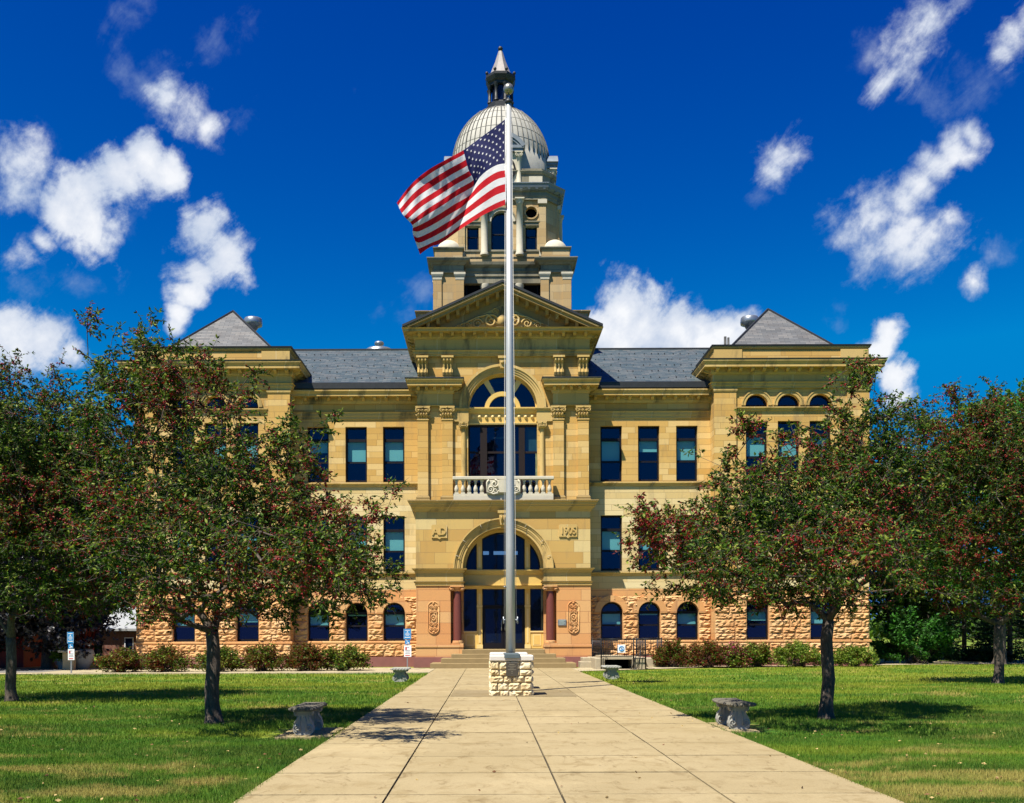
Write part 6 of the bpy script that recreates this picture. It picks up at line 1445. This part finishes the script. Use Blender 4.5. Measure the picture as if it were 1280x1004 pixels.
tree('crabapple_tree', 'crab apple tree with a thin grey trunk at the far left edge of the lawn', 'tree', 14, 24.5,
 [(60,640,0,120,105,2.6),(15,560,0,80,75,2.0),(115,570,.2,60,60,1.5),(-50,650,0,100,100,2.2),(60,740,0,120,32,2.2),(18,468,0,22,32,.4,1),(62,500,0,40,38,.7,.8),(125,700,0,50,55,1.5),(18,440,0,7,14,.1,4),(75,470,0,9,20,.1,3),(-60,520,0,60,50,1.5),(110,640,.5,60,70,2),(60,560,1,80,70,2)],
 2300, .085, 11, PAL, 22, .13, 795, GRP, .24)
tree('crabapple_tree', 'crab apple tree with a dark trunk on the lawn right of the curved bench', 'tree', 1034, 18.5,
 [(1010,645,0,125,85,2.0),(1080,575,.3,75,70,1.5),(1072,505,.2,40,38,.8,.7),(930,650,-.4,75,62,1.4),(862,680,-.6,62,48,1.1),(815,665,-.8,26,38,.5,.8),(1000,738,-.3,150,26,1.7,1.1),(1125,630,.5,48,72,1.3,.8),(965,570,0,55,32,.8,.15),(1130,525,.5,35,28,.5,.6),(1086,468,.2,9,18,.1,4),(900,600,-.3,30,20,.5,.4),(1130,500,.3,8,14,.1,1.5),(1060,460,.2,10,12,.1,1),(790,690,-.8,12,25,.2,.8),(880,590,-.2,12,22,.2,.6),(1070,690,-3.0,90,42,1.2,.9),(930,705,-2.8,90,38,1.2,.9),(1100,640,1.5,70,80,1.4,.8)],
 1180, .082, 11, PAL, 23, .125, 775, GRP, .36, lean=.02)
tree('crabapple_tree', 'crab apple tree heavy with red fruit at the far right edge of the lawn', 'tree', 1248.5, 31.0,
 [(1245,625,0,100,95,3.0),(1185,570,0,55,55,1.9),(1290,550,0,70,60,2.2),(1185,690,0,72,55,2.2),(1265,745,0,95,30,2.8,1.1),(1190,495,0,7,22,.1,4),(1240,485,0,9,24,.1,4),(1145,525,0,28,28,.8,.6),(1150,610,0,40,50,1.2,.6),(1340,640,0,90,90,2.5),(1215,520,0,40,25,1,.8)],
 2000, .10, 10, [('g1',.36),('g2',.30),('g3',.10),('ol',.14),('rd',.10)], 24, .15, 780, GRP, .34, twiglen=.42)
# trees behind
tree('maple_tree', 'fresh green broadleaf tree behind the fruit tree at the right edge', 'tree', 1250, 50, [(1255,560,0,85,70,4),(1220,620,0,60,60,3.5),(1310,600,0,80,80,4),(1275,500,0,40,30,2,.8),(1230,690,0,90,50,4)], 700, .20, 12, [('bg',.7),('g2',.3)], 31, .3, 770, 'green trees behind the courthouse', twiglen=.8, nt=4, step=1.0, aspect=.6)
tree('broadleaf_tree', 'dark leafy tree close against the right end of the courthouse', 'tree', 1125, 60, [(1125,690,0,55,55,4),(1110,640,0,35,45,3,.6),(1160,720,0,60,45,4),(1105,745,0,40,30,3),(1150,660,0,40,50,3,.7)], 600, .22, 12, [('g1',.6),('g2',.4)], 32, .25, 800, 'green trees behind the courthouse', twiglen=.9, nt=4, step=1.0, aspect=.6)
tree('broadleaf_tree', 'blue green leafy tree behind the far left crab apple', 'tree', 25, 55, [(35,620,0,70,75,4),(-30,600,0,80,90,5),(60,700,0,80,50,4),(110,640,0,55,70,4,1)], 700, .22, 12, [('tg',.7),('g2',.3)], 33, .3, 790, 'green trees behind the courthouse', twiglen=.9, nt=4, step=1.0, aspect=.6)
tree('copper_beech_tree', 'low spreading dark maroon tree behind the far left parking sign', 'tree', 60, 48, [(60,768,0,60,38,4),(10,770,0,60,36,4),(98,790,0,26,26,2.2),(50,720,0,70,40,4),(-40,760,0,60,50,4),(85,700,0,40,50,3,1),(20,680,0,70,60,4,1)], 1100, .20, 13, [('mr',.7),('mr2',.3)], 34, .3, 800, twiglen=.9, nt=4, step=1.0, aspect=.6)
tree('broadleaf_tree', 'dark leafy tree behind the brick house beside the left courthouse corner', 'tree', 128, 80, [(125,760,0,50,45,4),(140,700,0,45,50,4),(110,650,0,50,50,4),(95,790,0,40,30,4)], 700, .26, 13, [('g1',.8),('mr',.2)], 35, .3, 800, 'green trees behind the courthouse', twiglen=1.0, nt=4, step=1.0, aspect=.6)
def conifer(px, Y, pyt, wpx, label, seed, pyb=828):
    X, zt = P(px, pyt, Y); wd = wpx*Y/FOC; r = np.random.default_rng(seed); rr = random.Random(seed); root = empty('spruce_tree', (X, Y, 0)); tag(root, label, 'tree', 'dark spruces behind the lawn')
    m = MB(); m.tube([(X,Y,-.05),(X,Y,zt*.6),(X,Y,zt)], [.16,.09,.02], 8); C_ = []; D_ = []; n = int(zt/.30)
    for i in range(n):
        z = .25+(zt-.3)*i/n; R_ = wd*(1-(z/zt))**.8*.95+.15
        for k in range(15):
            a = rr.uniform(0, 2*PI); l = R_*rr.uniform(.75, 1.12); tip = Vector((X+l*math.cos(a), Y+l*math.sin(a), z-l*.18+.12*rr.random())); b0 = Vector((X, Y, z+.05))
            m.tube([b0, tip], [.018,.006], 3, 0, caps=False)
            for j in range(16):
                t = rr.uniform(.3, 1.02)**.8; c = b0.lerp(tip, t); C_.append((c.x+rr.gauss(0, .06), c.y+rr.gauss(0, .06), c.z+rr.gauss(0, .05))); D_.append((math.cos(a)+rr.gauss(0, .5), math.sin(a)+rr.gauss(0, .5), rr.gauss(-.1, .3)))
    V, F = leaves(np.array(C_), np.array(D_), .26, r, .3, .22); nl = len(C_); MI = np.repeat((r.random(nl) < .35).astype(int), 4); part_(m, 'trunk', BARK, root); rawmesh('crown', V, F, [L['dg'], L['dg2']], MI, root)
for a in ((1205,58,716,52,'dark spruce with drooping boughs, second from the courthouse end',41),(1262,54,700,58,'dark spruce with drooping boughs at the right edge of the photo',42),(1160,66,700,50,'dark spruce peeking out between the crab apple crowns',43),(1300,62,640,60,'tall dark spruce just beyond the right edge trees',44)): conifer(*a)
def shrub(px, Y, pxl, pxr, pyt, label, seed, pal, pyb=None, name='shrub', n=1500, leaf=.10, group='clipped shrubs along the courthouse wall', cat='shrub', up=.3):
    x0, zt = P(pxl, pyt, Y); x1, _ = P(pxr, pyt, Y); cx = (x0+x1)/2; rx = (x1-x0)/2*1.10; r = np.random.default_rng(seed); rr = random.Random(seed); root = empty(name, (cx, Y, 0)); tag(root, label, cat, group); m = MB(); C_ = []; D_ = []
    nb = 70
    for i in range(nb):
        a = rr.uniform(0, 2*PI); e = math.asin(rr.random()**.8); f = rr.uniform(.82, 1.14)
        tip = Vector((cx+rx*f*math.cos(a)*math.cos(e)*(1 if e > .35 else .96), Y+rx*.8*f*math.sin(a)*math.cos(e), zt*(f if e > .8 else 1)*math.sin(e)*.97+.10)); b0 = Vector((cx+rr.uniform(-.25, .25)*rx, Y+rr.uniform(-.2, .2), .02)); m.tube([b0, b0.lerp(tip, .6)+Vector((0, 0, .08)), tip], [.012,.008,.004], 3, 0, caps=False)
        for j in range(n*4//nb):
            t = rr.uniform(.4, 1.04)**.7; c = b0.lerp(tip, t)+Vector((rr.gauss(0, .075), rr.gauss(0, .075), rr.gauss(0, .06)+.05)); C_.append((c.x, c.y, max(.02, c.z))); D_.append((rr.gauss(0, 1)+math.cos(a)*.5, rr.gauss(0, 1)+math.sin(a)*.5, rr.gauss(up, .7)))
    C_ = np.array(C_); V, F = leaves(C_, np.array(D_), leaf, r, .1, .55); u = r.random(len(C_))+.25*np.sin(C_[:, 0]*4+seed)*np.sin(C_[:, 2]*5); pw = np.cumsum([w_ for _, w_ in pal]); MI = np.repeat(np.minimum(np.searchsorted(pw/pw[-1], np.clip(u, 0, .999)), len(pal)-1), 4)
    part_(m, 'stems', BARK, root); rawmesh('foliage', V, F, [L[k] for k, _ in pal], MI, root)
SG = [('g1',.12),('g2',.33),('g3',.25),('br',.22),('ol',.08)]; SB = [('g2',.22),('br',.38),('ol',.18),('g3',.14),('rd',.08)]; SP = [('g2',.3),('br',.2),('g3',.18),('rd',.14),('pk',.18)]; SG2 = [('g2',.35),('g3',.42),('yg',.12),('br',.11)]
for a in ((150,43.2,123,177,816,'bronze green shrub past the left corner of the courthouse',51,SB),(210,43.4,182,238,813,'bronze green shrub, second from the left in the row along the left wing',52,SB),(270,43.6,243,299,814,'shrub right behind the trunk of the near left crab apple',53,SG),(329,43.8,301,355,811,'tall bronze shrub right of the near left trunk, between two others',54,SB),(380,44,355,405,810,'reddish shrub, second from the right end of the left row',55,[('br',.45),('g2',.2),('rd',.15),('ol',.2)]),(428,44.2,399,459,812,'greener shrub ending the left row near the parking sign',56,SG),
 (840,47.2,819,864,806,'dark bronze shrub next to the stairwell railing',57,[('br',.35),('g2',.3),('rd',.15),('ol',.2)]),(884,47.0,860,909,804,'reddish shrub in the right row between the railing and the pink flowers',58,[('br',.4),('g2',.2),('rd',.25),('ol',.15)]),(915,46.8,894,936,808,'shrub covered in pink flowers under the right pavilion',59,SP),(948,47.6,930,964,808,'small green shrub just right of the pink flowering one',60,SG),(995,47.2,967,1026,806,'broad yellow green shrub left of the near right trunk',61,SG2),(1065,47.6,1042,1092,811,'low light green shrub right of the near right trunk',62,SG2)): shrub(*a)
shrub(1141, 51.5, 1097, 1192, 768, 'big rounded fresh green bush beyond the right corner of the courthouse', 63, [('bg',.55),('dg2',.45)], name='bush', n=5200, leaf=.16, group=None, cat='bush')
shrub(1225, 55, 1180, 1270, 815, 'low dark juniper in front of the spruces', 64, [('dg',.4),('dg2',.6)], name='juniper', n=1800, leaf=.14, group=None, cat='bush')
# planters at the far left
potc = plain('grey stone pot', (.30,.30,.28), .85, var=.2)
for k, (px, lab) in enumerate(((80, 'bright green potted plant left of the small pale table'), (98, 'bright green potted plant between the pale table and the round pot'))):
    X, _ = P(px, 838, 47.5); t = empty('potted_plant', (X, 47.5, 0)); tag(t, lab, 'potted plant', 'bright green potted plants'); m = MB(); m.lathe([(.22,0),(.36,.45),(.40,.5),(.34,.5),(.3,.42),(.01,.42)], X, 47.5, 14); part_(m, 'pot', potc, t)
    rr = random.Random(k); r = np.random.default_rng(k); C_ = []; D_ = []
    for i in range(500): a = rr.uniform(0, 2*PI); q = rr.random()**.6*.5; C_.append((X+q*math.cos(a), 47.5+q*math.sin(a), .45+rr.random()*.9*(1-q))); D_.append((math.cos(a), math.sin(a), rr.gauss(.2, .6)))
    V, F = leaves(np.array(C_), np.array(D_), .16, r, .2, .5); rawmesh('leaves', V, F, [L['yg']], np.zeros(len(F)), t)
X, _ = P(103, 838, 47.2); t = empty('round_pot', (X, 47.2, 0)); tag(t, 'round pale stone pot with dark red spiky plant at the far left', 'potted plant'); m = MB(); m.lathe([(.22,0),(.30,.08),(.52,.45),(.55,.75),(.48,.95),(.42,.95),(.45,.8),(.01,.8)], X, 47.2, 18); part_(m, 'pot', potc, t)
C_ = []; D_ = []; rr = random.Random(9); r = np.random.default_rng(9)
for i in range(160): a = rr.uniform(0, 2*PI); C_.append((X+.3*rr.random()*math.cos(a), 47.2+.3*rr.random()*math.sin(a), .9+.2*rr.random())); D_.append((math.cos(a)*.6, math.sin(a)*.6, 1))
V, F = leaves(np.array(C_), np.array(D_), .9, r, .1, .08); rawmesh('leaves', V, F, [L['rd']], np.zeros(len(F)), t)
X, _ = P(86.5, 838, 46.4); t = empty('garden_table', (X, 46.4, 0)); tag(t, 'small pale stone table between the bright potted plants', 'table'); m = MB(); m.bbox(X-.42, X+.42, 46.1, 46.7, .82, .92, .02); part_(m, 'table_top', M['white'], t); m = MB(); m.bbox(X-.26, X+.26, 46.25, 46.55, 0, .82, .03); part_(m, 'pedestal', plain('tan stone pedestal', (.5,.38,.2), .85), t)
# far tree line closing the horizon
def farwood():
    r = np.random.default_rng(77); C_ = []
    for i in range(330):
        a = r.uniform(-.62, .62); d = r.uniform(230, 300); x = d*math.tan(a); h = r.uniform(5, 9); R_ = r.uniform(4, 8)
        v = r.normal(size=(90, 3)); v /= np.linalg.norm(v, axis=1)[:, None]; v[:, 2] = np.abs(v[:, 2]); C_.append(np.array([x, d, .5])+v*np.array([R_, R_, h]))
    C_ = np.concatenate(C_); D_ = r.normal(size=C_.shape); V, F = leaves(C_, D_, 1.6, r, .2, .8); o = rawmesh('tree_line', V, F, [L['g1'], L['g2']], np.repeat(r.integers(0, 2, len(C_)), 4), None); tag(o, 'far off line of green trees on the horizon', 'woods', kind='stuff')
farwood()
